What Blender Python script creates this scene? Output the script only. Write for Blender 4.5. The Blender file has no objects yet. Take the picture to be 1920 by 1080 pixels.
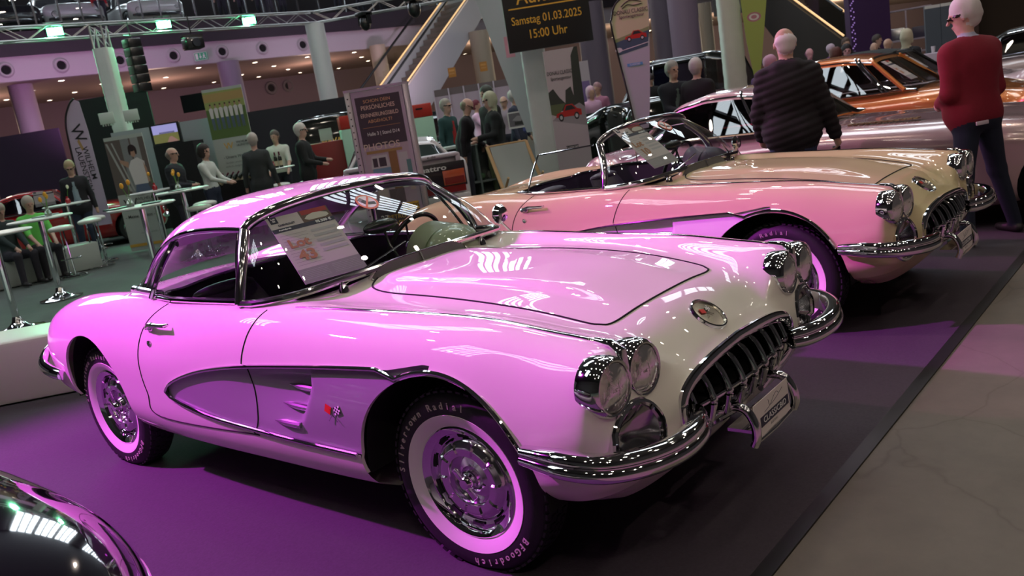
import bpy, math, random
import numpy as np
from mathutils import Vector, Matrix
from mathutils.bvhtree import BVHTree
C = bpy.context.scene.collection
SC = bpy.context.scene
PI = math.pi
# ------------------------------------------------------------ camera
CAM = (2.022, -2.7299, 1.5961); YAW, PITCH, ROLL, FPX = 2.2826, -0.2108, -0.1600, 1592.4
_f = np.array([math.cos(YAW)*math.cos(PITCH), math.sin(YAW)*math.cos(PITCH), math.sin(PITCH)])
_r0 = np.cross(_f, [0, 0, 1]); _r0 /= np.linalg.norm(_r0); _u0 = np.cross(_r0, _f)
_r = _r0*math.cos(ROLL)+_u0*math.sin(ROLL); _u = -_r0*math.sin(ROLL)+_u0*math.cos(ROLL)
cd = bpy.data.cameras.new('camera'); cam = bpy.data.objects.new('camera', cd); C.objects.link(cam); SC.camera = cam
cam.matrix_world = Matrix(((_r[0], _u[0], -_f[0], CAM[0]), (_r[1], _u[1], -_f[1], CAM[1]), (_r[2], _u[2], -_f[2], CAM[2]), (0, 0, 0, 1)))
cd.sensor_width = 36; cd.lens = FPX/1920*36; cd.clip_start = .05; cd.clip_end = 300
cd.dof.use_dof = True; cd.dof.focus_distance = 3.3; cd.dof.aperture_fstop = 5.6
def ray(px, py): return _f+_r*(px-960)/FPX-_u*(py-540)/FPX
def gp(px, py, z=0.):
    "the place on the level z that stands at this spot of the view"
    d = ray(px, py); t = (z-CAM[2])/d[2]; return Vector(np.array(CAM)+t*d)
def dp(px, py, D):
    "the place D metres deep"
    return Vector(np.array(CAM)+D*ray(px, py))
# ------------------------------------------------------------ world, light, exposure
SC.view_settings.view_transform = 'Standard'; SC.view_settings.look = 'None'
SC.view_settings.gamma = 1; SC.view_settings.use_curve_mapping = False
SC.view_settings.exposure = 0.0
W = bpy.data.worlds.new('hall_air'); SC.world = W; W.use_nodes = True
W.node_tree.nodes['Background'].inputs[0].default_value = (.62, .58, .66, 1)
W.node_tree.nodes['Background'].inputs[1].default_value = .05
def spot(name, loc, tgt, power, col, ang=60, blend=.5, size=.15):
    l = bpy.data.lights.new(name, 'SPOT'); l.energy = power; l.color = col; l.spot_size = math.radians(ang); l.spot_blend = blend; l.shadow_soft_size = size
    o = bpy.data.objects.new(name, l); C.objects.link(o); o.location = loc
    o.rotation_euler = (Vector(tgt)-Vector(loc)).to_track_quat('-Z', 'Y').to_euler(); return o
def area(name, loc, tgt, power, col, sx, sy):
    l = bpy.data.lights.new(name, 'AREA'); l.shape = 'RECTANGLE'; l.size = sx; l.size_y = sy; l.energy = power; l.color = col
    o = bpy.data.objects.new(name, l); C.objects.link(o); o.location = loc
    o.rotation_euler = (Vector(tgt)-Vector(loc)).to_track_quat('-Z', 'Y').to_euler(); return o
MAG = (.88, .06, .98)
spot('magenta_flood', (-6.0, -3.3, 5.5), (-1.5, -1.1, .3), 4700, MAG, 50, .55, .10)
spot('magenta_flood', (-6.6, .2, 4.9), (-1.0, 3.0, .5), 850, (1., .34, .66), 60, .7, .10)
spot('magenta_flood', (-6.0, 4.6, 5.0), (-.5, 6.6, .5), 800, (1., .08, .75), 70, .7, .10)
spot('lilac_fascia_fill', (-20.5, 8.5, 2.6), (-26, 11, 5), 700, (.95, .45, .9), 95, .8, .3)  # added fill spots that brighten and tint the fascia, no fixture modelled
spot('lilac_fascia_fill', (-18.5, 17, 2.6), (-24, 20, 5), 600, (.9, .6, .85), 95, .8, .3)
for x, y, w in ((-30.5, 9, 130), (-29.5, 15, 130), (-27.5, 21, 130), (-24, 28, 260), (-20.5, 36, 380), (-18.5, 43, 420), (-15, 52, 900), (-11, 62, 1100), (-8, 72, 1100)):
    l = bpy.data.lights.new('gallery_underside_glow', 'POINT'); l.energy = w; l.color = (1., .66, .50) if y < 25 else (1., .78, .52); l.shadow_soft_size = .4; o = bpy.data.objects.new('gallery_underside_glow', l); C.objects.link(o); o.location = (x, y, 3.4)
for i, (x, y, z, w) in enumerate(((4.5, -5.0, 6.5, 170), (6.5, -1.0, 7.0, 165), (5.0, 3.0, 7.0, 105), (2.0, -7.0, 7.5, 90), (1.0, 8.5, 7.0, 90), (-3.0, 3.5, 8.0, 80), (-6.0, 9.0, 8.0, 160), (4.0, 14.0, 7.5, 160), (-12., 8., 8., 160))):
    l = bpy.data.lights.new('hall_lamp', 'POINT'); l.energy = w; l.color = (1., .84, .70); l.shadow_soft_size = .07; o = bpy.data.objects.new('hall_lamp', l); C.objects.link(o); o.location = (x, y, z)
# ------------------------------------------------------------ materials
MATS = {}
def mat(name, col, rough=.5, metal=0., coat=0., emit=None, estr=1., alpha=1., trans=0., ior=1.45, noise=0., nscale=20., bump=0., spec=.5, sheen=0., coat_rough=.03):
    if name in MATS: return MATS[name]
    m = bpy.data.materials.new(name); m.use_nodes = True; nt = m.node_tree; b = nt.nodes['Principled BSDF']
    b.inputs['Base Color'].default_value = (*col, 1); b.inputs['Roughness'].default_value = rough; b.inputs['Metallic'].default_value = metal
    b.inputs['Coat Weight'].default_value = coat; b.inputs['Coat Roughness'].default_value = coat_rough
    b.inputs['IOR'].default_value = ior; b.inputs['Transmission Weight'].default_value = trans; b.inputs['Alpha'].default_value = alpha
    b.inputs['Specular IOR Level'].default_value = spec; b.inputs['Sheen Weight'].default_value = sheen
    if emit: b.inputs['Emission Color'].default_value = (*emit, 1); b.inputs['Emission Strength'].default_value = estr
    if noise or bump:
        tc = nt.nodes.new('ShaderNodeTexCoord'); n = nt.nodes.new('ShaderNodeTexNoise'); n.inputs['Scale'].default_value = nscale; n.inputs['Detail'].default_value = 6
        nt.links.new(tc.outputs['Object'], n.inputs['Vector'])
        if noise:
            mx = nt.nodes.new('ShaderNodeMix'); mx.data_type = 'RGBA'; mx.inputs[6].default_value = (*[c*(1-noise) for c in col], 1); mx.inputs[7].default_value = (*[min(1, c*(1+noise)) for c in col], 1)
            nt.links.new(n.outputs['Fac'], mx.inputs[0]); nt.links.new(mx.outputs[2], b.inputs['Base Color'])
        if bump:
            bp = nt.nodes.new('ShaderNodeBump'); bp.inputs['Strength'].default_value = bump; bp.inputs['Distance'].default_value = .004
            nt.links.new(n.outputs['Fac'], bp.inputs['Height']); nt.links.new(bp.outputs[0], b.inputs['Normal'])
    MATS[name] = m; return m
def glass(name, tint=(.9, .95, .93), fac=.06, rough=.0):
    "thin window glass: clear sheet with mirror reflection growing at grazing angles"
    if name in MATS: return MATS[name]
    m = bpy.data.materials.new(name); m.use_nodes = True; nt = m.node_tree; nt.nodes.clear()
    o = nt.nodes.new('ShaderNodeOutputMaterial'); t = nt.nodes.new('ShaderNodeBsdfTransparent'); t.inputs[0].default_value = (*tint, 1)
    g = nt.nodes.new('ShaderNodeBsdfGlossy'); g.inputs['Roughness'].default_value = rough; g.inputs[0].default_value = (1, 1, 1, 1)
    lw = nt.nodes.new('ShaderNodeLayerWeight'); pw = nt.nodes.new('ShaderNodeMath'); pw.operation = 'POWER'; pw.inputs[1].default_value = 4.5; nt.links.new(lw.outputs['Facing'], pw.inputs[0])
    fr = nt.nodes.new('ShaderNodeMath'); fr.operation = 'MULTIPLY_ADD'; fr.inputs[1].default_value = .88; fr.inputs[2].default_value = fac; nt.links.new(pw.outputs[0], fr.inputs[0]); mx = nt.nodes.new('ShaderNodeMixShader')
    nt.links.new(fr.outputs[0], mx.inputs[0]); nt.links.new(t.outputs[0], mx.inputs[1]); nt.links.new(g.outputs[0], mx.inputs[2]); nt.links.new(mx.outputs[0], o.inputs[0])
    MATS[name] = m; return m
chrome = mat('chrome', (.82, .82, .84), .045, 1.)
dullchrome = mat('brushed_metal', (.6, .6, .62), .25, 1.)
rubber = mat('rubber', (.018, .018, .02), .55, bump=.3, nscale=60)
black = mat('black_paint', (.008, .008, .009), .35, coat=.5)
blackmat = mat('black_cloth', (.012, .012, .014), .9, noise=.3)
whitep = mat('white_plastic', (.8, .8, .8), .35)
wg = glass('window_glass'); wgd = glass('tinted_glass', (.35, .35, .38))
def flat(name, col, rough=.6, **k): return mat(name, col, rough, **k)
# ------------------------------------------------------------ mesh tools
def frames(P, up=None):
    P = [Vector(p) for p in P]; n = len(P); T = []
    for i in range(n): t = P[min(i+1, n-1)]-P[max(i-1, 0)]; T.append(t.normalized() if t.length > 1e-9 else Vector((0, 0, 1)))
    out = []; N = None
    for i in range(n):
        if up is not None: N = Vector(up)
        elif N is None: N = Vector((0, 0, 1)) if abs(T[i].z) < .9 else Vector((1, 0, 0))
        N = N-T[i]*N.dot(T[i]); N.normalize(); out.append((P[i], N.copy(), T[i].cross(N)))
    return out
def smooth_path(P, k=8, closed=False):
    P = [np.array(p, float) for p in P]; n = len(P)
    if closed: Q = [P[-1]]+P+[P[0], P[1]]
    else: Q = [2*P[0]-P[1]]+P+[2*P[-1]-P[-2]]
    out = []
    for i in range(1, len(Q)-2):
        for j in range(k):
            t = j/k; a, b, c, d = Q[i-1:i+3]
            out.append(.5*((2*b)+(c-a)*t+(2*a-5*b+4*c-d)*t*t+(3*b-a-3*c+d)*t**3))
    if not closed: out.append(P[-1])
    return out
class B:
    def __init__(s): s.v = []; s.f = []; s.m = []
    def add(s, V, F, m=0, M=None):
        o = len(s.v); s.v += [tuple((M@Vector(q)) if M is not None else q) for q in V]
        s.f += [tuple(i+o for i in f) for f in F]; s.m += [m]*len(F); return s
    def box(s, c, d, m=0, rz=0, M=None, bev=0.):
        x, y, z = [k/2 for k in d]; b = min(bev, x*.99, y*.99, z*.99)
        if b <= 0:
            V = [(i*x, j*y, k*z) for i in (-1, 1) for j in (-1, 1) for k in (-1, 1)]
            F = [(0, 1, 3, 2), (4, 6, 7, 5), (0, 4, 5, 1), (2, 3, 7, 6), (0, 2, 6, 4), (1, 5, 7, 3)]
        else:
            V = []; F = []
            ring = []
            for sx, sy in ((1, 1), (-1, 1), (-1, -1), (1, -1)):
                for a in (0, .5, 1):
                    th = {(1, 1): 0, (-1, 1): PI/2, (-1, -1): PI, (1, -1): 1.5*PI}[(sx, sy)]+a*PI/2
                    ring.append((sx*(x-b), sy*(y-b), math.cos(th), math.sin(th)))
            for zz, rr in ((-z, 0), (-z+.3*b, .7*b), (-z+b, b), (z-b, b), (z-.3*b, .7*b), (z, 0)):
                V += [(a+c2*rr, e+s2*rr, zz) for a, e, c2, s2 in ring]
            n = 12
            for k in range(5): F += [(k*n+i, k*n+(i+1) % n, (k+1)*n+(i+1) % n, (k+1)*n+i) for i in range(n)]
            F += [tuple(reversed(range(n))), tuple(range(5*n, 6*n))]
        R = Matrix.Translation(Vector(c))@Matrix.Rotation(rz, 4, 'Z')
        return s.add(V, F, m, (M@R) if M is not None else R)
    def tube(s, P, r, n=10, m=0, closed=False, caps=True, flat=1., up=None, M=None, prof=None):
        fr = frames(P, up); k = len(fr); V = []
        if closed:
            P2 = [Vector(p) for p in P]; fr2 = []; N = fr[0][1]
            for i in range(k):
                t = (P2[(i+1) % k]-P2[i-1]).normalized(); N = (Vector(up) if up is not None else N); N = (N-t*N.dot(t)).normalized(); fr2.append((P2[i], N.copy(), t.cross(N)))
            fr = fr2
        for i, (p, N, Bn) in enumerate(fr):
            rr = r[i] if hasattr(r, '__len__') else r
            if prof: V += [tuple(p+N*(a*rr)+Bn*(b*rr)) for a, b in prof]
            else: V += [tuple(p+N*(math.cos(2*PI*j/n)*rr)+Bn*(math.sin(2*PI*j/n)*rr*flat)) for j in range(n)]
        if prof: n = len(prof)
        F = [(i*n+j, i*n+(j+1) % n, (i+1)*n+(j+1) % n, (i+1)*n+j) for i in range(k-1) for j in range(n)]
        if closed: F += [((k-1)*n+j, (k-1)*n+(j+1) % n, (j+1) % n, j) for j in range(n)]
        elif caps: F += [tuple(reversed(range(n))), tuple(range((k-1)*n, k*n))]
        return s.add(V, F, m, M)
    def cyl(s, c, r, h, n=24, m=0, M=None, r2=None): return s.lathe([(0, 0), (r, 0), (r if r2 is None else r2, h), (0, h)], n, m, (M if M is not None else Matrix())@Matrix.Translation(Vector(c)))
    def lathe(s, prof, n=32, m=0, M=None):
        V = []; F = []; idx = []
        for r, z in prof:
            if r < 1e-7: idx.append([len(V)]*n); V.append((0, 0, z))
            else: idx.append(list(range(len(V), len(V)+n))); V += [(r*math.cos(2*PI*j/n), r*math.sin(2*PI*j/n), z) for j in range(n)]
        for a, b in zip(idx, idx[1:]):
            for j in range(n):
                q = [a[j], a[(j+1) % n], b[(j+1) % n], b[j]]; u = list(dict.fromkeys(q))
                if len(u) > 2: F.append(tuple(u))
        return s.add(V, F, m, M)
    def prism(s, poly, h, m=0, M=None, m2=None):
        n = len(poly); V = [(x, y, 0) for x, y in poly]+[(x, y, h) for x, y in poly]
        s.add(V, [tuple(reversed(range(n)))]+[(i, (i+1) % n, n+(i+1) % n, n+i) for i in range(n)]+[tuple(range(n, 2*n))], m, M); return s
    def grid(s, f, nu, nv, m=0, M=None, cu=False):
        V = [tuple(f(i/(nu if cu else nu-1), j/(nv-1))) for i in range(nu) for j in range(nv)]
        return s.add(V, [(i*nv+j, ((i+1) % nu)*nv+j, ((i+1) % nu)*nv+j+1, i*nv+j+1) for i in range(nu if cu else nu-1) for j in range(nv-1)], m, M)
    def ball(s, c, r, n=16, m=0, M=None):
        r = r if hasattr(r, '__len__') else (r, r, r)
        L = Matrix.Translation(Vector(c))@Matrix.Diagonal((*r, 1))
        return s.lathe([(math.sin(PI*k/(n//2)), -math.cos(PI*k/(n//2))) for k in range(n//2+1)], n, m, (M@L) if M is not None else L)
    def build(s, name, mats, parent=None, loc=None, rz=0, smooth=True, sharp=35):
        me = bpy.data.meshes.new(name); me.from_pydata(s.v, [], s.f)
        mats = mats if isinstance(mats, (list, tuple)) else [mats]
        for mm in mats: me.materials.append(mm)
        if any(s.m): me.polygons.foreach_set('material_index', s.m)
        if smooth:
            me.shade_smooth()
            if sharp: me.set_sharp_from_angle(angle=math.radians(sharp))
        me.update(); o = bpy.data.objects.new(name, me); C.objects.link(o)
        if parent is not None: o.parent = parent
        if loc is not None: o.location = loc
        if rz: o.rotation_euler[2] = rz
        return o
def thing(name, label, cat, loc=(0, 0, 0), rz=0, group=None):
    o = bpy.data.objects.new(name, None); C.objects.link(o); o.location = loc; o.rotation_euler = (0, 0, rz); o.empty_display_size = .1
    return tag(o, label, cat, group)
def tag(o, label=None, cat=None, group=None, kind=None):
    if label: o['label'] = label
    if cat: o['category'] = cat
    if group: o['group'] = group
    if kind: o['kind'] = kind
    return o
def struct(b, name, m, **k): return tag(b.build(name, m, **k), kind='structure')
def dup(o, parent=None):
    c = o.copy(); C.objects.link(c); c.parent = parent
    for ch in o.children: dup(ch, c)
    return c
def text(s, size, name, m, parent, M, ext=.0008, align='CENTER', bold=0., sx=1.):
    "flat lettering made of mesh"
    cu = bpy.data.curves.new(name, 'FONT'); cu.body = s; cu.size = size; cu.extrude = ext; cu.align_x = align; cu.align_y = 'CENTER'; cu.offset = bold; cu.resolution_u = 3
    t = bpy.data.objects.new(name, cu); C.objects.link(t); dg = bpy.context.evaluated_depsgraph_get(); dg.update()
    me = bpy.data.meshes.new_from_object(t.evaluated_get(dg)); C.objects.unlink(t); bpy.data.objects.remove(t)
    me.transform((M if M is not None else Matrix())@Matrix.Diagonal((sx, 1, 1, 1))); me.materials.clear(); me.materials.append(m)
    o = bpy.data.objects.new(name, me); C.objects.link(o); o.parent = parent; return o
def basis(o, X, Z):
    "matrix with origin o, local x along X, local z (facing) along Z"
    X = Vector(X).normalized(); Z = Vector(Z); Z = (Z-X*Z.dot(X)).normalized(); Y = Z.cross(X)
    return Matrix(((X.x, Y.x, Z.x, o[0]), (X.y, Y.y, Z.y, o[1]), (X.z, Y.z, Z.z, o[2]), (0, 0, 0, 1)))
def nspline(t, Y, tt):
    "natural cubic spline through Y (n,k) at t, sampled at tt"
    t = np.array(t, float); Y = np.array(Y, float); n = len(t); h = np.diff(t); A = np.zeros((n, n)); R = np.zeros((n,)+Y.shape[1:]); A[0, 0] = A[-1, -1] = 1
    for i in range(1, n-1):
        A[i, i-1] = h[i-1]; A[i, i] = 2*(h[i-1]+h[i]); A[i, i+1] = h[i]; R[i] = 6*((Y[i+1]-Y[i])/h[i]-(Y[i]-Y[i-1])/h[i-1])
    Mm = np.linalg.solve(A, R.reshape(n, -1)).reshape(R.shape); tt = np.array(tt, float); k = np.clip(np.searchsorted(t, tt)-1, 0, n-2)
    hh = h[k]; a = (t[k+1]-tt)/hh; b = (tt-t[k])/hh; ex = (slice(None),)+(None,)*(Y.ndim-1); a, b, hh = a[ex], b[ex], hh[ex]
    return a*Y[k]+b*Y[k+1]+((a**3-a)*Mm[k]+(b**3-b)*Mm[k+1])*hh**2/6
def clip(V, N, F, g):
    "keep the part of a quad mesh where g>0, cutting faces cleanly along g=0; returns (keep, drop)"
    gs = g(V); V = [tuple(v) for v in V]; N = [tuple(n) for n in N]; cache = {}; A = []; D = []; pos = gs > 0
    Vl = V; Nl = N
    def cut(i, j):
        k = (min(i, j), max(i, j))
        if k not in cache:
            t = gs[i]/(gs[i]-gs[j]); t = min(max(t, .0), 1.)
            Vl.append(tuple(Vl[i][q]+(Vl[j][q]-Vl[i][q])*t for q in range(3))); Nl.append(tuple(Nl[i][q]+(Nl[j][q]-Nl[i][q])*t for q in range(3))); cache[k] = len(Vl)-1
        return cache[k]
    for f in F:
        p = [pos[i] for i in f]
        if all(p): A.append(f); continue
        if not any(p): D.append(f); continue
        a = []; d = []; n = len(f)
        for k in range(n):
            i, j = f[k], f[(k+1) % n]
            (a if pos[i] else d).append(i)
            if pos[i] != pos[j]: c = cut(i, j); a.append(c); d.append(c)
        if len(a) > 2: A.append(tuple(a))
        if len(d) > 2: D.append(tuple(d))
    return np.array(Vl), np.array(Nl), A, D
def mesh_from(V, N, F, name, m, parent=None):
    used = sorted({i for f in F for i in f}); mp = {k: i for i, k in enumerate(used)}
    me = bpy.data.meshes.new(name); me.from_pydata([tuple(V[i]) for i in used], [], [tuple(mp[i] for i in f) for f in F])
    me.shade_smooth(); me.materials.append(m)
    if N is not None: me.normals_split_custom_set_from_vertices([tuple(N[i]/(np.linalg.norm(N[i])+1e-12)) for i in used])
    o = bpy.data.objects.new(name, me); C.objects.link(o); o.parent = parent; return o
def polyg(P):
    "signed distance-ish to polygon (positive inside)"
    P = np.array(P, float); Q = np.roll(P, -1, 0)
    def g(x, z):
        d = np.full(x.shape, 1e9); ins = np.zeros(x.shape, bool)
        for (ax, az), (bx, bz) in zip(P, Q):
            ex, ez = bx-ax, bz-az; t = np.clip(((x-ax)*ex+(z-az)*ez)/(ex*ex+ez*ez+1e-12), 0, 1)
            d = np.minimum(d, np.hypot(x-ax-t*ex, z-az-t*ez))
            c = (az > z) != (bz > z); ins ^= c & (x < (bx-ax)*(z-az)/(bz-az+1e-12)+ax)
        return np.where(ins, d, -d)
    return g
def sstep(a, b, x):
    t = np.clip((x-a)/(b-a), 0, 1); return t*t*(3-2*t)
# ================================================================ the two-seat sports cars
ROWS = [ # per station: x list or single x, then (y,z) for v0..v11
 (-3.56, [(0,.62),(.12,.62),(.22,.615),(.30,.61),(.36,.60),(.38,.585),(.39,.565),(.39,.545),(.38,.525),(.34,.51),(.2,.50),(0,.50)]),
 (-3.54, [(0,.70),(.2,.70),(.36,.695),(.46,.69),(.55,.675),(.60,.65),(.625,.61),(.63,.56),(.62,.51),(.59,.47),(.4,.45),(0,.45)]),
 (-3.42, [(0,.77),(.22,.77),(.40,.765),(.50,.77),(.60,.775),(.68,.745),(.73,.68),(.745,.59),(.735,.50),(.70,.44),(.6,.41),(0,.40)]),
 (-3.22, [(0,.835),(.22,.832),(.40,.828),(.52,.835),(.64,.855),(.74,.82),(.80,.735),(.825,.61),(.815,.49),(.78,.41),(.70,.375),(0,.36)]),
 (-2.95, [(0,.885),(.22,.88),(.40,.87),(.53,.88),(.67,.915),(.78,.88),(.85,.79),(.875,.64),(.865,.50),(.83,.385),(.78,.34),(0,.32)]),
 (-2.6, [(0,.92),(.22,.915),(.42,.905),(.55,.91),(.69,.948),(.80,.915),(.87,.825),(.90,.67),(.89,.51),(.855,.37),(.81,.315),(0,.30)]),
 (-2.25, [(0,.945),(.22,.94),(.42,.93),(.56,.93),(.70,.952),(.805,.92),(.875,.825),(.905,.67),(.90,.50),(.87,.355),(.83,.295),(0,.27)]),
 (-1.9, [(0,.955),(.22,.952),(.42,.945),(.57,.938),(.715,.94),(.815,.905),(.88,.81),(.91,.66),(.905,.50),(.88,.35),(.845,.285),(0,.26)]),
 (-1.5, [(0,.96),(.22,.957),(.42,.95),(.58,.945),(.725,.942),(.822,.91),(.888,.81),(.915,.66),(.91,.50),(.885,.345),(.85,.28),(0,.26)]),
 (-1.1, [(0,.972),(.22,.97),(.42,.957),(.58,.947),(.725,.942),(.825,.912),(.89,.81),(.915,.655),(.91,.49),(.885,.345),(.85,.28),(0,.26)]),
 (-.8, [(0,.945),(.22,.942),(.41,.918),(.57,.915),(.715,.934),(.815,.905),(.885,.81),(.915,.65),(.91,.48),(.885,.345),(.85,.28),(0,.26)]),
 (-.5, [(0,.93),(.22,.928),(.42,.907),(.56,.902),(.70,.924),(.805,.893),(.88,.80),(.915,.64),(.91,.48),(.885,.34),(.845,.28),(0,.26)]),
 (-.15, [(0,.915),(.22,.912),(.42,.893),(.55,.888),(.685,.912),(.795,.883),(.873,.79),(.91,.63),(.908,.48),(.885,.35),(.84,.29),(0,.26)]),
 (.2, [(0,.873),(.22,.87),(.41,.852),(.54,.86),(.675,.893),(.787,.862),(.865,.765),(.903,.61),(.90,.48),(.875,.375),(.83,.32),(0,.29)]),
 (.42, [(0,.822),(.22,.818),(.40,.805),(.53,.825),(.672,.866),(.785,.836),(.857,.74),(.89,.60),(.885,.48),(.86,.40),(.81,.355),(0,.33)]),
 ([.535,.537,.54,.545,.56,.575,.583,.55,.55,.55,.55,.56], [(0,.772),(.21,.768),(.39,.76),(.52,.80),(.672,.848),(.790,.820),(.853,.733),(.876,.60),(.864,.49),(.84,.415),(.785,.37),(0,.35)]),
 ([.603,.605,.606,.612,.625,.632,.630,.622,.62,.62,.62,.63], [(0,.722),(.2,.72),(.38,.712),(.50,.765),(.670,.820),(.783,.797),(.836,.718),(.848,.59),(.825,.485),(.79,.42),(.70,.385),(0,.37)]),
 ([.648,.65,.652,.652,.652,.660,.668,.675,.680,.678,.67,.67], [(0,.685),(.2,.683),(.36,.675),(.46,.685),(.56,.69),(.62,.665),(.65,.62),(.65,.56),(.63,.49),(.56,.445),(.4,.42),(0,.41)]),
 ([.676,.680,.688,.693,.697,.70,.70,.70,.70,.695,.69,.685], [(0,.655),(.2,.652),(.34,.642),(.40,.622),(.435,.598),(.45,.575),(.455,.55),(.445,.52),(.42,.49),(.36,.467),(.2,.45),(0,.445)]),
]
def body_grid(nu=22, nv=12):
    K = []
    for x, r in ROWS: K.append([((x[i] if isinstance(x, list) else x), y, z) for i, (y, z) in enumerate(r)])
    K = np.array(K)                                           # stations x 12 x 3
    mir = lambda a: a*np.array([1, -1, 1])
    E = np.concatenate([mir(K[:, [3, 2, 1]]), K, mir(K[:, [10, 9, 8]])], 1)     # mirrored ends keep the top smooth across the middle
    tv = np.concatenate([[0], np.cumsum(np.linalg.norm(np.diff(E[8], axis=0), axis=1))])
    vv = np.concatenate([np.linspace(tv[3+i], tv[4+i], nv if i < 10 else 4, endpoint=False) for i in range(11)]+[[tv[14]]])
    G = nspline(tv, E.transpose(1, 0, 2), vv).transpose(1, 0, 2)
    ts = np.concatenate([[0], np.cumsum(np.linalg.norm(np.diff(K[:, [0, 4, 7]], axis=0), axis=2).mean(1))])
    uu = np.concatenate([np.linspace(ts[i], ts[i+1], nu if 1 < i else 8, endpoint=False) for i in range(len(ts)-1)]+[[ts[-1]]])
    G = nspline(ts, G, uu)                                    # nu x nv x 3
    half = G; full = np.concatenate([mir(half[:, :0:-1]), half[:, :-1]], 1)     # ring of points all round
    x, y, z = full[..., 0], full[..., 1], full[..., 2]
    # raised centre of the hood with a crisp wind split on each side
    w = .285-.05*sstep(-.8, .4, x); bump = sstep(w+.035, w-.035, abs(y))*sstep(-.93, -.70, x)*sstep(.42, .05, x)*(z > .7)
    full[..., 2] += .020*bump
    # trunk lid edge and shallow troughs either side of it
    nU, nV = full.shape[:2]; V = full.reshape(-1, 3)
    F = [(i*nV+j, i*nV+(j+1) % nV, (i+1)*nV+(j+1) % nV, (i+1)*nV+j) for i in range(nU-1) for j in range(nV)]
    du = np.gradient(full, axis=0); dv = np.roll(full, -1, 1)-np.roll(full, 1, 1); Nn = np.cross(dv, du); Nn /= np.linalg.norm(Nn, axis=2, keepdims=True)+1e-12
    c = full.mean((0, 1)); s = np.sign(((full-np.array([0, 0, .6]))*Nn*np.array([0, 1, 1])).sum(2).mean()); Nn *= s
    if s < 0: F = [tuple(reversed(f)) for f in F]
    return V, Nn.reshape(-1, 3), F
BV, BN, BF = body_grid()
_f0 = BF[len(BF)//2]; _n = np.cross(BV[_f0[1]]-BV[_f0[0]], BV[_f0[2]]-BV[_f0[1]])
if np.dot(_n, BN[_f0[0]]) < 0: BF = [tuple(reversed(f)) for f in BF]
BT = BVHTree.FromPolygons([tuple(v) for v in BV], BF)
def on_side(x, z, s=1, off=0.):
    h = BT.ray_cast(Vector((x, s*2, z)), Vector((0, -s, 0))); return h[0]+h[1]*(off if h[1].y*s > 0 else -off) if h[0] is not None else Vector((x, s*.9, z))
def on_top(x, y, off=0.):
    h = BT.ray_cast(Vector((x, y, 2)), Vector((0, 0, -1))); return h[0]+Vector((0, 0, off)) if h[0] is not None else Vector((x, y, .9))
def on_front(y, z, off=0.):
    h = BT.ray_cast(Vector((2, y, z)), Vector((-1, 0, 0))); return h[0]+Vector((off, 0, 0)) if h[0] is not None else Vector((.66, y, z))
COVE = smooth_path([(-1.765, .548, 0), (-1.70, .592, 0), (-1.56, .640, 0), (-1.36, .685, 0), (-1.07, .722, 0), (-.665, .750, 0), (-.35, .764, 0), (-.2, .768, 0)], 5)
COVE = [(p[0], p[1]) for p in COVE]
COVEB = smooth_path([(-.43, .425, 0), (-.79, .430, 0), (-1.10, .442, 0), (-1.40, .460, 0), (-1.62, .492, 0), (-1.735, .523, 0)], 5)
COVEB = [(p[0], p[1]) for p in COVEB]
AC = (0, .355); AR = .405
def arch_f(x, z): return np.hypot(x-AC[0], z-AC[1])-AR-.015*sstep(.1, .42, abs(x))
def arch_r(x, z): return (np.hypot((x+2.575)/.355, (z-.42)/.35)-1)*.35+.0*z
DOOR = [(-1.915, .395), (-1.965, .52), (-1.972, .67), (-1.945, .78), (-1.90, .86), (-1.83, .93), (-1.80, .99), (-1.0, .99), (-1.0, .93), (-1.045, .83), (-1.075, .72), (-1.05, .60), (-1.055, .49), (-1.10, .425), (-1.13, .415)]
DOOR = [(p[0], p[1]) for p in smooth_path([(a, b, 0) for a, b in DOOR], 7, True)]
HOOD = [(-.80, .335), (-.84, .25), (-.855, 0)]
HOODH = [(.418, 0), (.418, .2), (.412, .36), (.385, .405), (.30, .425), (-.1, .435), (-.55, .42), (-.76, .39), (-.835, .33), (-.86, .22), (-.865, 0)]
HOODP = [(p[0], p[1]) for p in smooth_path([(a, b, 0) for a, b in HOODH]+[(a, -b, 0) for a, b in HOODH[-2:0:-1]], 5, True)]
COCK = [(-.90, 0), (-.93, .45), (-1.0, .63), (-1.15, .715), (-1.5, .722), (-1.88, .715), (-2.03, .66), (-2.12, .50), (-2.15, .25), (-2.05, 0)]
COCKP = [(p[0], p[1]) for p in smooth_path([(a, b, 0) for a, b in COCK]+[(a, -b, 0) for a, b in COCK[-2:0:-1]], 5, True)]
def scoopx(z): return np.interp(z, [.40, .417, .5, .547, .62, .676, .723, .76], [-.83, -.812, -.745, -.716, -.665, -.638, -.641, -.66])
def cove_depth(x, z):
    top = np.interp(x, [p[0] for p in COVE], [p[1] for p in COVE]); bot = np.interp(x, [p[0] for p in COVEB[::-1]], [p[1] for p in COVEB[::-1]])
    t = np.clip((z-bot)/(top-bot+1e-6), 0, 1); fx = sstep(-1.77, -1.0, x)
    d = .006+(.012*fx+.042*sstep(-1.3, -.68, x))*sstep(.0, .8, t)*(1-.2*sstep(.85, 1, t))
    xs = scoopx(z); front = .008+.010*sstep(.2, 1, t)
    k = sstep(xs-.028, xs+.004, x); return d*(1-k)+front*k
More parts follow.
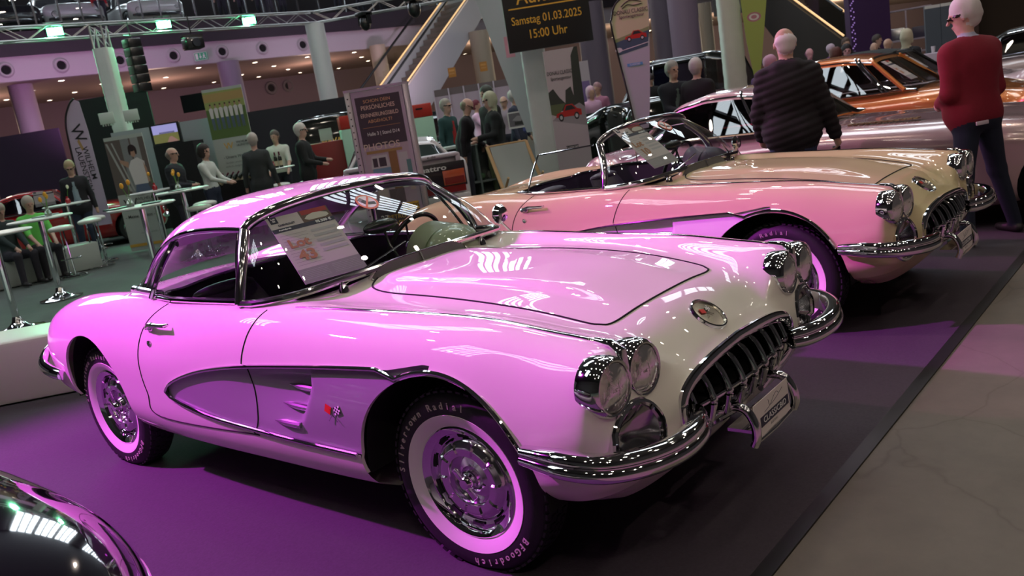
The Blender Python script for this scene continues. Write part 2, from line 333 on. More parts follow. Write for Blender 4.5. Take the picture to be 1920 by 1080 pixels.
def make_body(name, paint, cove_m, parent):
    V, N, F = BV.copy(), BN.copy(), list(BF)
    gp_ = polyg(COCKP); V, N, F, _ = clip(V, N, F, lambda v: np.where(v[:, 2] > .8, -gp_(v[:, 0], v[:, 1]), 1.))
    V, N, F, _ = clip(V, N, F, lambda v: np.where(abs(v[:, 1]) > .5, np.where(v[:, 2] < .85, arch_f(v[:, 0], v[:, 2]), 1.), 1.))
    V, N, F, _ = clip(V, N, F, lambda v: np.where(abs(v[:, 1]) > .5, np.where(v[:, 2] < .85, arch_r(v[:, 0], v[:, 2]), 1.), 1.))
    def intk(v): return np.where(v[:, 0] > .55, (np.hypot((abs(v[:, 1])-.69)/.116, (v[:, 2]-.548)/.112)-1)*.1, 1.)
    V, N, F, _ = clip(V, N, F, intk)
    cp = polyg(COVE+[(.0, .80), (-.1, .42)]+COVEB)
    V, N, F, Cv = clip(V, N, F, lambda v: np.where((abs(v[:, 1]) > .6) & (v[:, 2] < .8), -cp(v[:, 0], v[:, 2]), 1.))
    Cv = [f for f in Cv if min(V[i][2] for i in f) > .36]
    dg = polyg(DOOR); V, N, F, Df = clip(V, N, F, lambda v: np.where((abs(v[:, 1]) > .74), -dg(v[:, 0], v[:, 2]), 1.))
    hg = polyg(HOODP); V, N, F, Hf = clip(V, N, F, lambda v: np.where(v[:, 2] > .72, -hg(v[:, 0], v[:, 1]), 1.))
    mesh_from(V, N, F, 'body_shell', paint, parent)
    mesh_from(V, N, Hf, 'hood', paint, parent)
    for s in (-1, 1):
        mesh_from(V, N, [f for f in Df if V[f[0]][1]*s > 0], 'door', paint, parent)
        V2 = V.copy(); dd = cove_depth(V2[:, 0], V2[:, 2]); V2[:, 1] -= np.sign(V2[:, 1])*dd
        mesh_from(V2, None, [f for f in Cv if V[f[0]][1]*s > 0], 'side_cove', cove_m, parent)
def seam(pts, r, name, m, parent, closed=False):
    b = B(); b.tube(pts, r, 6, closed=closed); return b.build(name, m, parent, sharp=0)
def wheel(parent, x, y, s, steer=0.):
    M = Matrix.Translation((x, y, .335))@Matrix.Rotation(steer, 4, 'Z')@Matrix.Rotation(s*-PI/2, 4, 'X')   # local z points outward
    b = B(); R = .343
    pr = [(.205, .045), (.215, .068), (.235, .080), (.262, .088), (.29, .089), (.315, .083), (.329, .070)]
    pf = [(r, z-.0) for r, z in pr]+[(R, .055)]; full = pf+[(R, -.055)]+[(r, -z) for r, z in reversed(pr)]+[(.2, -.03), (.2, .03)]
    b.lathe(full+[full[0]], 96, M=M)
    for k in range(60):                                       # tread blocks
        for q, (ra, zz) in enumerate(((R-.003, .060), (R, .03), (R, 0), (R, -.03))):
            a = 2*PI*(k+.5*(q % 2))/60
            b.box((ra+.001, 0, zz), (.008, .022, .022), M=M@Matrix.Rotation(a, 4, 'Z'))
    t = b.build('wheel', rubber, parent); t['label'] = 'black tyre with white lettering'
    b = B(); b.lathe([(.212, .0685), (.235, .0815), (.2595, .0895), (.2605, .087), (.2605, .08), (.212, .06)], 96, M=M); w = b.build('whitewall', mat('whitewall', (.82, .80, .74), .45), t)
    b = B(); b.lathe([(.170, .035), (.180, .058), (.196, .066), (.206, .074), (.212, .070), (.212, .04)], 96, M=M); b.build('rim', chrome, t)
    b = B(); n = 120                                           # full wheel cover: slotted outer ring, ribbed bowl, raised hub
    b.grid(lambda u, v: M@Vector((lambda r, a: (r*math.cos(a), r*math.sin(a), float(np.interp(r, [.0, .04, .05, .085, .092, .125, .15, .158, .185, .195], [.060, .058, .040, .030, .058, .062, .050, .036, .046, .058]))+(.006 if (r > .10 and r < .15 and abs(((a*10/(2*PI)) % 1)-.5) > .44) else 0)))(.195*v, 2*PI*u)), n, 40, cu=True)
    b.build('wheel_cover', mat('polished_cover', (.74, .74, .76), .13, 1.), t)
    for k in range(10):
        b = B(); a0 = 2*PI*(k+.25)/10; a1 = 2*PI*(k+.75)/10
        for i in range(5):
            a = a0+(a1-a0)*i/4
        ring = [(r*math.cos(a0+(a1-a0)*i/6), r*math.sin(a0+(a1-a0)*i/6), .0435+(.0 if r < .17 else .006)) for r in (.162, .180) for i in range(7)]
        b.add(ring, [(i, i+1, 8+i, 7+i) for i in range(6)], M=M); b.build('cover_slot', blackmat, t)
    b = B(); b.lathe([(0, .088), (.018, .087), (.026, .080), (.030, .068), (.040, .064), (.042, .055)], 32, M=M)
    for k in (0, PI): b.box((.040, 0, .078), (.052, .026, .012), M=M@Matrix.Rotation(k-.9, 4, 'Z'), bev=.005)
    b.build('spinner', chrome, t)
    letm = mat('tyre_letters', (.5, .45, .40), .6)
    for word, mid, dirn in (('Silvertown Radial', 128, -1), ('BFGoodrich', -62, -1)):
        n = len(word); me_v = []
        for i, ch in enumerate(word):
            if ch == ' ': continue
            a = math.radians(mid-(i-(n-1)/2)*6.1*1.0); r = .294
            p = (r*math.cos(a), r*math.sin(a), .0895)
            text(ch, .036, 'tyre_lettering', letm, t, M@basis(p, (math.sin(a), -math.cos(a), 0), (0, 0, 1)), .0012, bold=.0006)
    return t
def crossed_flags(M, k, parent, both=True):
    b = B(); b.tube([(-.022*k, -.016*k, 0), (.016*k, .026*k, 0)], .0012*k, 6, M=M); b.tube([(.022*k, -.016*k, 0), (-.016*k, .026*k, 0)], .0012*k, 6, M=M); p = b.build('crossed_flags', chrome, parent)
    b = B(); b.box((-.030*k, .014*k, 0), (.030*k, .026*k, .002), M=M@Matrix.Rotation(-.35, 4, 'Z')); b.build('red_flag', mat('badge_red', (.6, .01, .01), .3), p)
    b = B()
    for i in range(4):
        for j in range(4): b.box((.018*k+i*.0075*k, (.006+j*.0065)*k, 0), (.0076*k, .0066*k, .002), (i+j) % 2, M=M@Matrix.Rotation(.3, 4, 'Z'))
    b.build('checkered_flag', [mat('badge_white', (.85, .85, .85), .4), mat('badge_black', (.01, .01, .01), .4)], p)
def sports_car(name, label, loc, rz, paint, cove_m, interior, hardtop, lot):
    T = thing(name, label, 'car', loc, rz, None)
    make_body(name, paint, cove_m, T)
    dark = mat('seam_shadow_gap', (.01, .01, .01), .9); well = mat('wheel_well', (.006, .006, .006), .95)
    for s in (-1, 1):
        # wheel wells and lips
        for cx, cz, rx, rzz, a0, a1 in ((0, .355, AR, AR, -.05, PI+.05), (-2.575, .42, .355, .35, -.15, PI+.12)):
            b = B(); b.grid(lambda u, v: (cx+(rx+.02)*math.cos(a0+(a1-a0)*u), s*(.52+(.35 if cx == 0 else .315)*v), cz+(rzz+.02)*math.sin(a0+(a1-a0)*u)), 40, 4)
            b.prism([(cx+(rx+.03)*math.cos(a0+(a1-a0)*u/30), (cz+(rzz+.03)*math.sin(a0+(a1-a0)*u/30))) for u in range(31)], .01, M=Matrix(((1, 0, 0, 0), (0, 0, 1, s*.53), (0, 1, 0, 0), (0, 0, 0, 1))))
            b.build('wheel_well', well, T)
            pts = []; pin = []
            fa = (lambda a: AR+.015*float(sstep(.1, .42, abs((AR+.0)*math.cos(a))))) if cx == 0 else None
            for i in range(61):
                a = a0+.02+(a1-a0-.04)*i/60
                if cx == 0: q = (fa(a)*math.cos(a), AC[1]+fa(a)*math.sin(a))
                else: q = (cx+rx*math.cos(a), cz+rzz*math.sin(a))
                if q[1] < .30: continue
                h = on_side(q[0], q[1], s); yy = h.y
                if cx == 0 and q[0] < -.15 and q[1] > .425: yy -= s*float(cove_depth(np.array([q[0]]), np.array([q[1]]))[0])
                pts.append((q[0], yy, q[1]))
            n = len(pts); V = pts+[(x, y-s*.014, z) for x, y, z in pts]
            b = B(); b.add(V, [(i, i+1, n+i+1, n+i) for i in range(n-1)]); b.build('wheel_arch_lip', (paint if cx else cove_m) if False else paint, T)
        # cove trim: upper spear runs on round the wheel arch to the bumper
        up = [on_side(x, z, s, .004) for x, z in COVE[:-2]]
        ar = [(-(AR+.012)*math.cos(a)*1.0, AC[1]+(AR+.012)*math.sin(a)) for a in np.linspace(math.radians(68), math.radians(152), 26)]
        up += [on_side(x, z, s, .004) for x, z in ar]
        lo = [on_side(x, z, s, .004) for x, z in COVEB]
        b = B(); b.tube(up, .0085, 8); b.build('cove_molding', chrome, T)
        b = B(); b.tube([up[0]]+lo[::-1], .0085, 8); b.build('cove_molding', chrome, T)
        # scoop spears
        for x0, z0, x1, z1 in ((-.818, .655, -.648, .648), (-.862, .580, -.70, .571), (-.923, .503, -.752, .500)):
            a = on_side(x0, z0, s); c = on_side(x1, z1, s); d0 = float(cove_depth(np.array([x0]), np.array([z0]))[0]); d1 = float(cove_depth(np.array([x1-.03]), np.array([z1]))[0])
            P = [(x0+(x1-x0)*t, (a.y+(c.y-a.y)*t)-s*(d0+(d1-d0)*t-.008), z0+(z1-z0)*t) for t in np.linspace(0, 1, 9)]
            b = B(); b.tube(P, [.002, .006, .010, .013, .014, .014, .014, .013, .012], 10); b.build('scoop_spear', dullchrome, T)
        # fender spears on the crest
        fs = [(-.86, .738), (-.7, .722), (-.5, .705), (-.2, .678), (.1, .668), (.4, .672), (.56, .675)]
        P = [on_top(x, s*y, .002) for x, y, _ in smooth_path([(x, y, 0) for x, y in fs], 8)]
        b = B(); b.tube(P, [.003+.006*min(1, i/10) for i in range(len(P))], 8, flat=.5, up=(0, 1, 0)); b.build('fender_spear', chrome, T)
        # door seams, handle, lock
        sp = []
        for x, z in DOOR:
            if z > .93: continue
            h = on_side(x, z, s, .0)
            if cp_in(x, z): h.y -= s*float(cove_depth(np.array([x]), np.array([z]))[0])
            sp.append(h)
        k = max(range(len(sp)), key=lambda i: (sp[i]-sp[i-1]).length); seam(sp[k:]+sp[:k], .0032, 'door_gap', dark, T)
        h = on_side(-1.87, .842, s, .006); h2 = on_side(-1.66, .850, s, .034); hm = on_side(-1.80, .847, s, .034)
        b = B(); b.tube([h, hm, (hm+h2)/2, h2, h2-Vector((0, s*.02, 0))], [.016, .012, .009, .009, .006], 10); b.ball(on_side(-1.83, .845, s, .01), .022, 12); b.build('door_handle', chrome, T)
        q = on_side(-1.845, .772, s); b = B(); b.lathe([(.015, 0), (.015, .006), (.010, .008), (0, .006)], 20, M=Matrix.Translation(q)@Matrix.Rotation(-s*PI/2, 4, 'X')); b.build('door_lock', chrome, T)
        q = on_side(-.525, .566, s, -.004); crossed_flags(basis(q, (-s, 0, 0) if s > 0 else (1, 0, 0), (0, s, .12)), 1.15, T)
        # twin headlights
        for y in (.768, .592):
            M = Matrix.Translation((.622, s*y, .742))@Matrix.Rotation(s*.05, 4, 'Z')@Matrix.Rotation(PI/2, 4, 'Y')@Matrix.Rotation(PI/2, 4, 'Z')
            b = B(); b.lathe([(.091, -.040), (.0955, -.022), (.0965, -.004), (.0965, .018), (.091, .036), (.083, .045), (.0775, .043), (.076, .03), (.06, .01)], 48, M=M); hb = b.build('headlight_bezel', chrome, T)
            b = B(); b.lathe([(0, -.03), (.03, -.025), (.055, -.005), (.0745, .038)], 32, M=M); b.build('reflector', mat('lamp_bowl', (.75, .72, .66), .12, 1.), hb)
            b = B(); b.grid(lambda u, v: M@Vector((.0745*v*math.cos(2*PI*u), .0745*v*math.sin(2*PI*u), .040+.018*(1-v*v)+.0007*math.sin(.0745*v*math.cos(2*PI*u)*900))), 64, 24, cu=True); b.build('headlight_lens', mat('lamp_glass', (.9, .88, .85), .06, trans=.9, ior=1.45), hb)
            b = B(); b.ball((0, 0, .005), (.014, .014, .014), 12, M=M); b.build('bulb_shield', chrome, hb)
        b = B(); b.tube([on_top(.55, s*.675, .004), (.61, s*.678, .846), (.64, s*.68, .825), (.645, s*.68, .775), (.64, s*.68, .72)], [.010, .016, .020, .018, .012], 12); b.build('bezel_bridge', chrome, T)
        # front bumper half
        P = smooth_path([(.395, s*.918, .552), (.50, s*.928, .552), (.60, s*.925, .548), (.68, s*.895, .543), (.74, s*.83, .538), (.78, s*.74, .532), (.795, s*.64, .527), (.785, s*.54, .523), (.755, s*.46, .52), (.72, s*.405, .52)], 6)
        n = len(P); rr = [.050*min(1, .72+.28*i/8)*(1 if i < n-8 else 1-.12*((i-n+8)/8)**2) for i in range(n)]
        prof = [(.80, -.45), (.86, -.1), (.80, .22), (.66, .44), (.46, .56), (.28, .56), (.18, .48), (.10, .48), (.0, .62), (-.18, .72), (-.40, .72), (-.62, .60), (-.80, .36), (-.88, .05), (-.84, -.3), (-.7, -.5), (.6, -.55)]
        b = B(); b.tube(P, rr, prof=[(a, c*(-1 if s < 0 else 1)*-1) for a, c in prof], up=(0, 0, 1)); b.build('front_bumper', chrome, T)
        # side air intake pocket behind the bumper
        oc = (s*.690, .548); ring = []
        for i in range(40):
            a = 2*PI*i/40; yy = oc[0]+.118*math.cos(a)*s+.0*math.sin(a); zz = oc[1]+.115*math.sin(a)*(1.0 if math.sin(a) > 0 else .9)
            ring.append(on_front(yy, zz, .004) if abs(yy) < .80 else Vector((.66, yy, zz)))
        b = B(); b.tube(ring, .013, 8, closed=True); b.build('side_intake_frame', chrome, T)
        cen = Vector((.58, oc[0], oc[1])); b = B(); V = [tuple(p+Vector((.004, 0, 0))) for p in ring]+[tuple(p*.5+cen*.5+Vector((-.0, 0, 0))) for p in ring]+[tuple(cen)]
        b.add(V, [(i, (i+1) % 40, 40+(i+1) % 40, 40+i) for i in range(40)]+[(40+i, 40+(i+1) % 40, 80) for i in range(40)]); b.build('side_intake', mat('dim_chrome', (.45, .45, .47), .12, 1.), T)
        # rear bumper
        P = smooth_path([(-2.985, s*.885, .515), (-3.12, s*.885, .528), (-3.25, s*.865, .55), (-3.34, s*.81, .585), (-3.385, s*.745, .625)], 6)
        b = B(); b.tube(P, [.018+.020*math.sin(PI*min(1, .15+.85*i/(len(P)-1)))**.6 for i in range(len(P))], 12, flat=.8); b.build('rear_bumper', chrome, T)
        b = B(); b.ball((-3.40, s*.66, .72), (.06, .05, .05), 16); b.build('tail_light', mat('tail_red', (.35, .01, .01), .15, coat=1.), T)
        wheel(T, 0, s*.727, s, .029 if s < 0 else .029); wheel(T, -2.591, s*.735, s)
    # hood seam, nose badge
    hp = [on_top(x, y, .0) for x, y in HOODP]; seam(hp, .0046, 'hood_gap', dark, T, closed=True)
    q = on_front(0, .737, .0); h = BT.ray_cast(Vector((2, 0, 2-.6)), (Vector((.585, 0, .737))-Vector((2, 0, 1.4))).normalized())
    M = basis(h[0], (0, 1, 0), h[1] if h[1].x > 0 else -h[1])
    b = B(); b.lathe([(.0, .006), (.078, .004), (.084, .010), (.092, .008), (.095, -.004)], 48, M=M@Matrix.Diagonal((.80, .80, 1, 1))); bd = b.build('nose_badge', mat('badge_face', (.55, .52, .44), .2, .9), T)
    b = B(); b.lathe([(.082, .006), (.086, .013), (.092, .011), (.096, -.002)], 48, M=M@Matrix.Diagonal((.80, .80, 1, 1))); b.build('badge_ring', chrome, bd)
    crossed_flags(M@Matrix.Translation((0, 0, .009)), .8, bd)
    # grille: dark mouth, surround, crossbar and nine teeth
    ring = []
    for i in range(64):
        a = 2*PI*i/64; ca, sa = math.cos(a), math.sin(a); e = .62
        y = .455*math.copysign(abs(ca)**e, ca); z = .552+(.103 if sa > 0 else .105)*math.copysign(abs(sa)**e, sa)-.012*abs(y/.455)
        x = .688+.010*abs(y/.45)+(0 if sa > 0 else .0)
        ring.append((x, y, z))
    b = B(); b.tube(ring, .017, 10, closed=True, up=(1, 0, 0), flat=1.35); b.build('grille_surround', chrome, T)
    b = B(); V = [tuple(q) for q in ring]+[(.52, y*.96, .55+(z-.55)*.9) for x, y, z in ring]; b.add(V, [(i, (i+1) % 64, 64+(i+1) % 64, 64+i) for i in range(64)]+[tuple(range(64, 128))]); b.build('grille_mouth', mat('grille_dark', (.012, .012, .013), .4), T)
    b = B(); b.tube([(.735-.05*(y/.42)**2, y, .528) for y in np.linspace(-.43, .43, 25)], .010, 10); b.build('grille_bar', chrome, T)
    for i in range(9):
        y = -.384+.096*i; x0 = .735-.05*(y/.42)**2; b = B()
        P = smooth_path([(x0-.10, y, .625), (x0-.065, y, .632), (x0-.030, y, .615), (x0-.008, y, .580), (x0+.008, y, .535)], 5)
        b.tube(P, [.005+.011*min(1, j/10) for j in range(len(P))], 10, flat=.8)
        b.tube([(x0+.004, y, .515), (x0+.002, y, .50), (x0-.014, y, .445)], [.020, .017, .013], 10, flat=.9)
        b.box((x0+.006, y, .528), (.034, .036, .024), bev=.010); b.box((x0+.016, y, .528), (.010, .016, .016), bev=.004)
        b.build('grille_tooth', chrome, T)
    # licence guard and dealer plate
    for s in (-1, 1):
        P = smooth_path([(.66, s*.165, .445), (.72, s*.168, .458), (.775, s*.172, .452), (.805, s*.175, .41), (.812, s*.178, .36), (.80, s*.18, .325)], 5); b = B(); b.tube(P, .0165, 12); b.build('plate_guard', chrome, T)
    b = B(); b.tube([(.80, -.18, .327), (.803, 0, .322), (.80, .18, .327)], .008, 10); b.box((.74, 0, .36), (.10, .30, .012)); b.build('guard_bar', chrome, T)
    for s in (-1, 1):
        b = B(); b.tube([(.60, s*.30, .45), (.70, s*.31, .44), (.715, 0 if False else s*.10, .425)], .012, 8); b.build('grille_lower_bar', chrome, T)
    M = basis((.797, .0, .394), (0, 1, 0), (1, 0, .04)); b = B(); b.box((0, 0, 0), (.30, .124, .003), M=M); pl = b.build('plate', mat('plate_card', (.72, .66, .62), .5), T); pl['label'] = 'white dealer plate with a dark name band'
    b = B(); b.box((0.015, -.014, .0022), (.25, .036, .001), M=M); b.build('name_band', mat('ink_navy', (.03, .03, .06), .5), pl)
    text('CLASSICBID', .031, 'band_lettering', mat('ink_white', (.85, .85, .85), .5), pl, M@Matrix.Translation((.015, -.014, .0032)), .0003, sx=1.25)
    text('AUKTION', .014, 'band_lettering', mat('ink_grey', (.4, .38, .36), .5), pl, M@Matrix.Translation((.0, -.045, .0022)), .0003)
    b = B(); b.tube([M@Vector(q) for q in smooth_path([(-.07, .012, .002), (-.02, .02, .002), (.0, .03, .002), (.03, .045, .002), (.05, .047, .002), (.062, .038, .002)], 5)], .0008, 5); b.tube([M@Vector(q) for q in smooth_path([(-.03, .045, .002), (-.02, .022, .002), (.03, .026, .002), (.1, .045, .002)], 5)], .0008, 5); b.build('car_line_logo', mat('ink_navy', (.03, .03, .06), .5), pl)
    # windshield ------------------------------------------------
    def base(v):
        t = abs(v); s = 1 if v > 0 else -1; K = [(0, 0), (.25, .25), (.45, .45), (.65, .66), (.80, .755), (1, .772)]
        y = np.interp(t, [k[0] for k in K], [k[1] for k in K]); return y
    bs = smooth_path([(-1.20, -.772, .950), (-1.10, -.765, .953), (-1.0, -.725, .960), (-.93, -.64, .966), (-.895, -.45, .974), (-.868, -.22, .982), (-.86, 0, .985), (-.868, .22, .982), (-.895, .45, .974), (-.93, .64, .966), (-1.0, .725, .960), (-1.10, .765, .953), (-1.20, .772, .950)], 4)
    hd = smooth_path([(-1.318, -.602, 1.232), (-1.312, -.585, 1.252), (-1.30, -.55, 1.272), (-1.285, -.49, 1.293), (-1.27, -.38, 1.312), (-1.258, -.2, 1.326), (-1.253, 0, 1.33), (-1.258, .2, 1.326), (-1.27, .38, 1.312), (-1.285, .49, 1.293), (-1.30, .55, 1.272), (-1.312, .585, 1.252), (-1.318, .602, 1.232)], 4)
    nb = len(bs); hd = [np.array(hd[int(i)]) for i in np.linspace(0, len(hd)-1, nb)]; bs = [np.array(q) for q in bs]
    def wsp(u, v):
        i = u*(nb-1); k = min(int(i), nb-2); t = i-k; a = bs[k]*(1-t)+bs[k+1]*t; c = hd[k]*(1-t)+hd[k+1]*t
        q = a*(1-v)+c*v; bul = .035*math.sin(PI*v); return q+np.array([bul*.8, bul*.5*np.sign(q[1])*min(1, abs(q[1])/.5)**2, bul*.25])
    b = B(); b.grid(lambda u, v: wsp(u, v), 49, 12); b.build('windshield', wg, T)
    fr = mat('frame_chrome', (.72, .72, .74), .09, 1.)
    b = B(); b.tube(hd, .024, 12, flat=.75); b.tube(bs, .017, 10, flat=1.0); b.build('windshield_frame', fr, T)
    for u in (0, 1):
        b = B(); b.tube([wsp(u, v) for v in np.linspace(-.02, 1, 12)], .024, 12, flat=1.0); b.build('windshield_post', fr, T)
    # wipers
    for s in (-1, 1):
        q = on_top(-.885, s*.46-.0, .0); b = B(); b.lathe([(.024, 0), (.02, .02), (.010, .034), (0, .036)], 16, M=Matrix.Translation(q)); tip = wspt(wsp, s*.46+.42, .16) if s < 0 else wspt(wsp, .46-.42+.40, .20)
        b.tube([q+Vector((0, 0, .03)), q*.6+tip*.4+Vector((.01, 0, .03)), tip+Vector((.012, 0, .012))], [.006, .0045, .003], 8); b.build('wiper', chrome, T)
    # cowl air intake
    b = B(); pts = [(-.835+.03*(y/.31)**2*-1, y) for y in np.linspace(-.32, .32, 25)]
    def cw(u, v):
        y = -.32+.64*u; x = -.822-.022*(y/.32)**2; z0 = on_top(x, y).z-.01; h = .040*(1-abs(2*u-1)**8)
        return (x-.020*v, y, z0+(h+.012)*v)
    b.grid(cw, 41, 3); vent = b.build('cowl_air_intake', mat('vent_mesh', (.16, .155, .15), .6, .5, bump=1., nscale=900), T)
    b = B(); b.grid(lambda u, v: (cw(u, 1)[0]-.055*v, cw(u, 1)[1], cw(u, 1)[2]+.004-.028*v*v), 41, 5); b.build('intake_hood', paint, vent)
    for y in (-.02, -.315, .31): b = B(); u = (y+.32)/.64; b.tube([Vector(cw(u, 0))+Vector((.004, 0, 0)), Vector(cw(u, 1))+Vector((.004, 0, 0))], .006, 6); b.build('intake_post', dullchrome, vent)
    # interior -----------------------------------------------------
    inn = mat(interior[0], interior[1], .45); inl = mat(interior[0]+'_hide', tuple(c*1.3 for c in interior[1]), .35, noise=.1)
    b = B(); n = len(COCKP)
    V = [(x, y, on_top(x, y).z-.004) for x, y in [(p[0]*1.0, p[1]) for p in COCKP]]
    zz = [BVz(x, y) for x, y in COCKP]; V = [(x*1.0, y*1.006, z+.002) for (x, y), z in zip(COCKP, zz)]+[(x, y*.97, .72) for x, y in COCKP]+[(x, y*.93, .36) for x, y in COCKP]
    b.add(V, [(k*n+i, k*n+(i+1) % n, (k+1)*n+(i+1) % n, (k+1)*n+i) for k in range(2) for i in range(n)]+[tuple(range(2*n, 3*n))]); b.build('cabin_trim', inn, T)
    b = B(); b.tube([(x, y, z+.004) for (x, y), z in zip(COCKP, zz) if x < -1.2 ], .010, 8, closed=False) if False else None
    rr = [Vector((x, y, z+.005)) for (x, y), z in zip(COCKP, zz) if x < -1.22]; k = max(range(len(rr)), key=lambda i: (rr[i]-rr[i-1]).length); b = B(); b.tube(rr[k:]+rr[:k], .010, 8); b.build('cockpit_molding', chrome, T)
    for s in (-1, 1):
        b = B(); b.grid(lambda u, v: (-1.32-.50*u, s*.36+.24*math.sin(2*PI*v)*(1.0-.1*u), .50+.06*math.cos(2*PI*v)+.01*u), 8, 24); b.box((-1.55, s*.36, .50), (.48, .46, .13), bev=.05)
        st = b.build('seat', inl, T)
        b = B(); b.grid(lambda u, v: (-1.80-.20*u+.055*math.cos(2*PI*v)*(1-.3*u)*(1 if math.cos(2*PI*v) > 0 else .7), s*.36+.245*math.sin(2*PI*v)*(1-.25*u**3), .50+.40*u), 14, 28); b.prism([(s*.36+.245*.75*math.sin(2*PI*q/20), .9*1-.0) for q in range(0)] or [(0, 0), (.01, 0), (0, .01)], .001, M=Matrix.Translation((-1.98, s*.36, .9))); b.ball((-1.995, s*.36, .90), (.05, .185, .035), 20); b.build('backrest', inl, T)
    dashm = paint; b = B()
    b.grid(lambda u, v: (-.93-.16*v, -.66+1.32*u, .948-.03*v*v-.0*u), 24, 5); b.grid(lambda u, v: (-1.09+.02*math.sin(PI*v), -.66+1.32*u, .918-.20*v), 24, 6); b.build('dashboard', inn, T)
    b = B(); b.grid(lambda u, v: (lambda a, t: (-1.02-.14*t, .38+.215*math.cos(a)*(1-.08*t), .905+.165*math.sin(a)*(1-.12*(1-t))))(PI*u, v), 24, 8)
    b.ball((-1.02, .38, .905), (.14, .20, .146), 28); b.build('instrument_hood', mat('dash_pale_green', (.36, .42, .28), .3, coat=.6) if hardtop else inn, T)
    SW = Matrix.Translation((-1.30, .38, .93))@Matrix.Rotation(-1.15, 4, 'Y'); b = B(); b.tube([SW@Vector((.195*math.cos(a), .195*math.sin(a), 0)) for a in np.linspace(0, 2*PI, 48, endpoint=False)], .0125, 10, closed=True); sw = b.build('steering_wheel', mat('wheel_rim_black', (.01, .01, .01), .25), T)
    b = B()
    for a in (PI/2, PI+.5, -.5): b.tube([SW@Vector((.0, 0, .03)), SW@Vector((.19*math.cos(a), .19*math.sin(a), 0))], .007, 6)
    b.tube([SW@Vector((0, 0, -.03)), (-1.05, .38, .80)], .022, 10); b.ball(SW@Vector((0, 0, .02)), .035, 14); b.build('wheel_spokes', chrome, sw)
    b = B(); b.tube([(-1.0, -.0, .95), (-1.06, 0, 1.03), (-1.08, 0, 1.10)], .007, 8); b.ball((-1.10, 0.0, 1.125), (.035, .11, .035), 20); b.build('rear_view_mirror', mat('mirror_dark_green', (.012, .02, .015), .2, coat=.5), T)
    for s in (-1, 1):
        if s > 0 or hardtop:
            b = B(); b.tube([on_side(-.98, .90, s), on_side(-.98, .94, s)+Vector((0, s*.03, .05))], .006, 8); q = on_side(-.98, .94, s)+Vector((0, s*.035, .09)); b.lathe([(.0, .012), (.052, .010), (.056, 0), (.04, -.025), (0, -.035)], 24, M=Matrix.Translation(q)@Matrix.Rotation(-PI/2, 4, 'Y')); 
            if s > 0: b.build('door_mirror', chrome, T)
    # side glass and tops -------------------------------------------
    if hardtop:
        HT = [[(-1.240,0,1.347),(-1.246,.25,1.342),(-1.268,.42,1.322),(-1.29,.53,1.288),(-1.315,.605,1.245)],
              [(-1.42,0,1.366),(-1.42,.25,1.360),(-1.43,.43,1.335),(-1.44,.56,1.295),(-1.45,.622,1.255)],
              [(-1.65,0,1.372),(-1.65,.25,1.364),(-1.65,.44,1.338),(-1.65,.57,1.298),(-1.65,.632,1.256)],
              [(-1.86,0,1.362),(-1.86,.25,1.354),(-1.855,.44,1.326),(-1.85,.575,1.282),(-1.845,.636,1.232)],
              [(-2.08,0,1.322),(-2.08,.25,1.312),(-2.07,.43,1.280),(-2.05,.565,1.225),(-2.03,.636,1.160)],
              [(-2.29,0,1.245),(-2.28,.25,1.232),(-2.26,.42,1.195),(-2.22,.555,1.13),(-2.175,.63,1.065)],
              [(-2.45,0,1.13),(-2.44,.24,1.115),(-2.41,.41,1.075),(-2.35,.545,1.02),(-2.29,.62,.985)],
              [(-2.54,0,.99),(-2.53,.24,.985),(-2.50,.41,.97),(-2.45,.54,.955),(-2.385,.615,.945)]]
        K = np.array(HT); mr = lambda a: a*np.array([1, -1, 1]); E = np.concatenate([mr(K[:, :0:-1]), K], 1)
        tv = np.arange(9.); G = nspline(tv, E.transpose(1, 0, 2), np.linspace(0, 8, 81)).transpose(1, 0, 2); G = nspline(np.arange(8.), G, np.linspace(0, 7, 85))
        nU, nV = G.shape[:2]; du = np.gradient(G, axis=0); dv = np.gradient(G, axis=1); Nn = np.cross(du, dv); Nn /= np.linalg.norm(Nn, axis=2, keepdims=True); Nn *= np.sign(Nn[20, 40, 2])
        V = G.reshape(-1, 3); N = Nn.reshape(-1, 3); F = [(i*nV+j, (i+1)*nV+j, (i+1)*nV+j+1, i*nV+j+1) for i in range(nU-1) for j in range(nV-1)]
        if np.cross(V[F[900][1]]-V[F[900][0]], V[F[900][2]]-V[F[900][1]])@N[F[900][0]] < 0: F = [tuple(reversed(f)) for f in F]
        def rg(v): return v[:, 2]-(1.135-.0*v[:, 1])+np.where(v[:, 0] > -2.0, 1, 0)
        V, N, F, D = clip(V, N, F, rg)
        h = mesh_from(V, N, F, 'hardtop', paint, T); mesh_from(V, N, D, 'rear_window', wgd, h)
        inner = V-N*.018; mesh_from(inner, -N, [tuple(reversed(f)) for f in F], 'headliner', mat('headliner_violet', (.16, .10, .2), .5), h)
        for s in (-1, 1):
            rail = [G[i][80 if s > 0 else 0] for i in range(nU)]
            b = B(); b.tube([Vector(q)+Vector((0, s*.004, -.006)) for q in rail], .013, 8); b.build('drip_rail', chrome, h)
            i2 = 60; b = B(); b.tube([Vector(q)+Vector((.03, -s*.012, -.015)) for q in rail[40:]], .021, 8, flat=.6); b.build('roof_pillar', mat('pillar_trim', (.55, .5, .55), .2, .9), h)
            b = B(); b.tube([(-2.41, s*.628, .955), (-2.25, s*.655, .952), (-2.04, s*.685, .952)], .022, 10, flat=1.0); b.tube([(-2.41, s*.628, .93), (-2.25, s*.655, .928), (-2.04, s*.685, .93)], .014, 8); b.build('hardtop_base_molding', chrome, h)
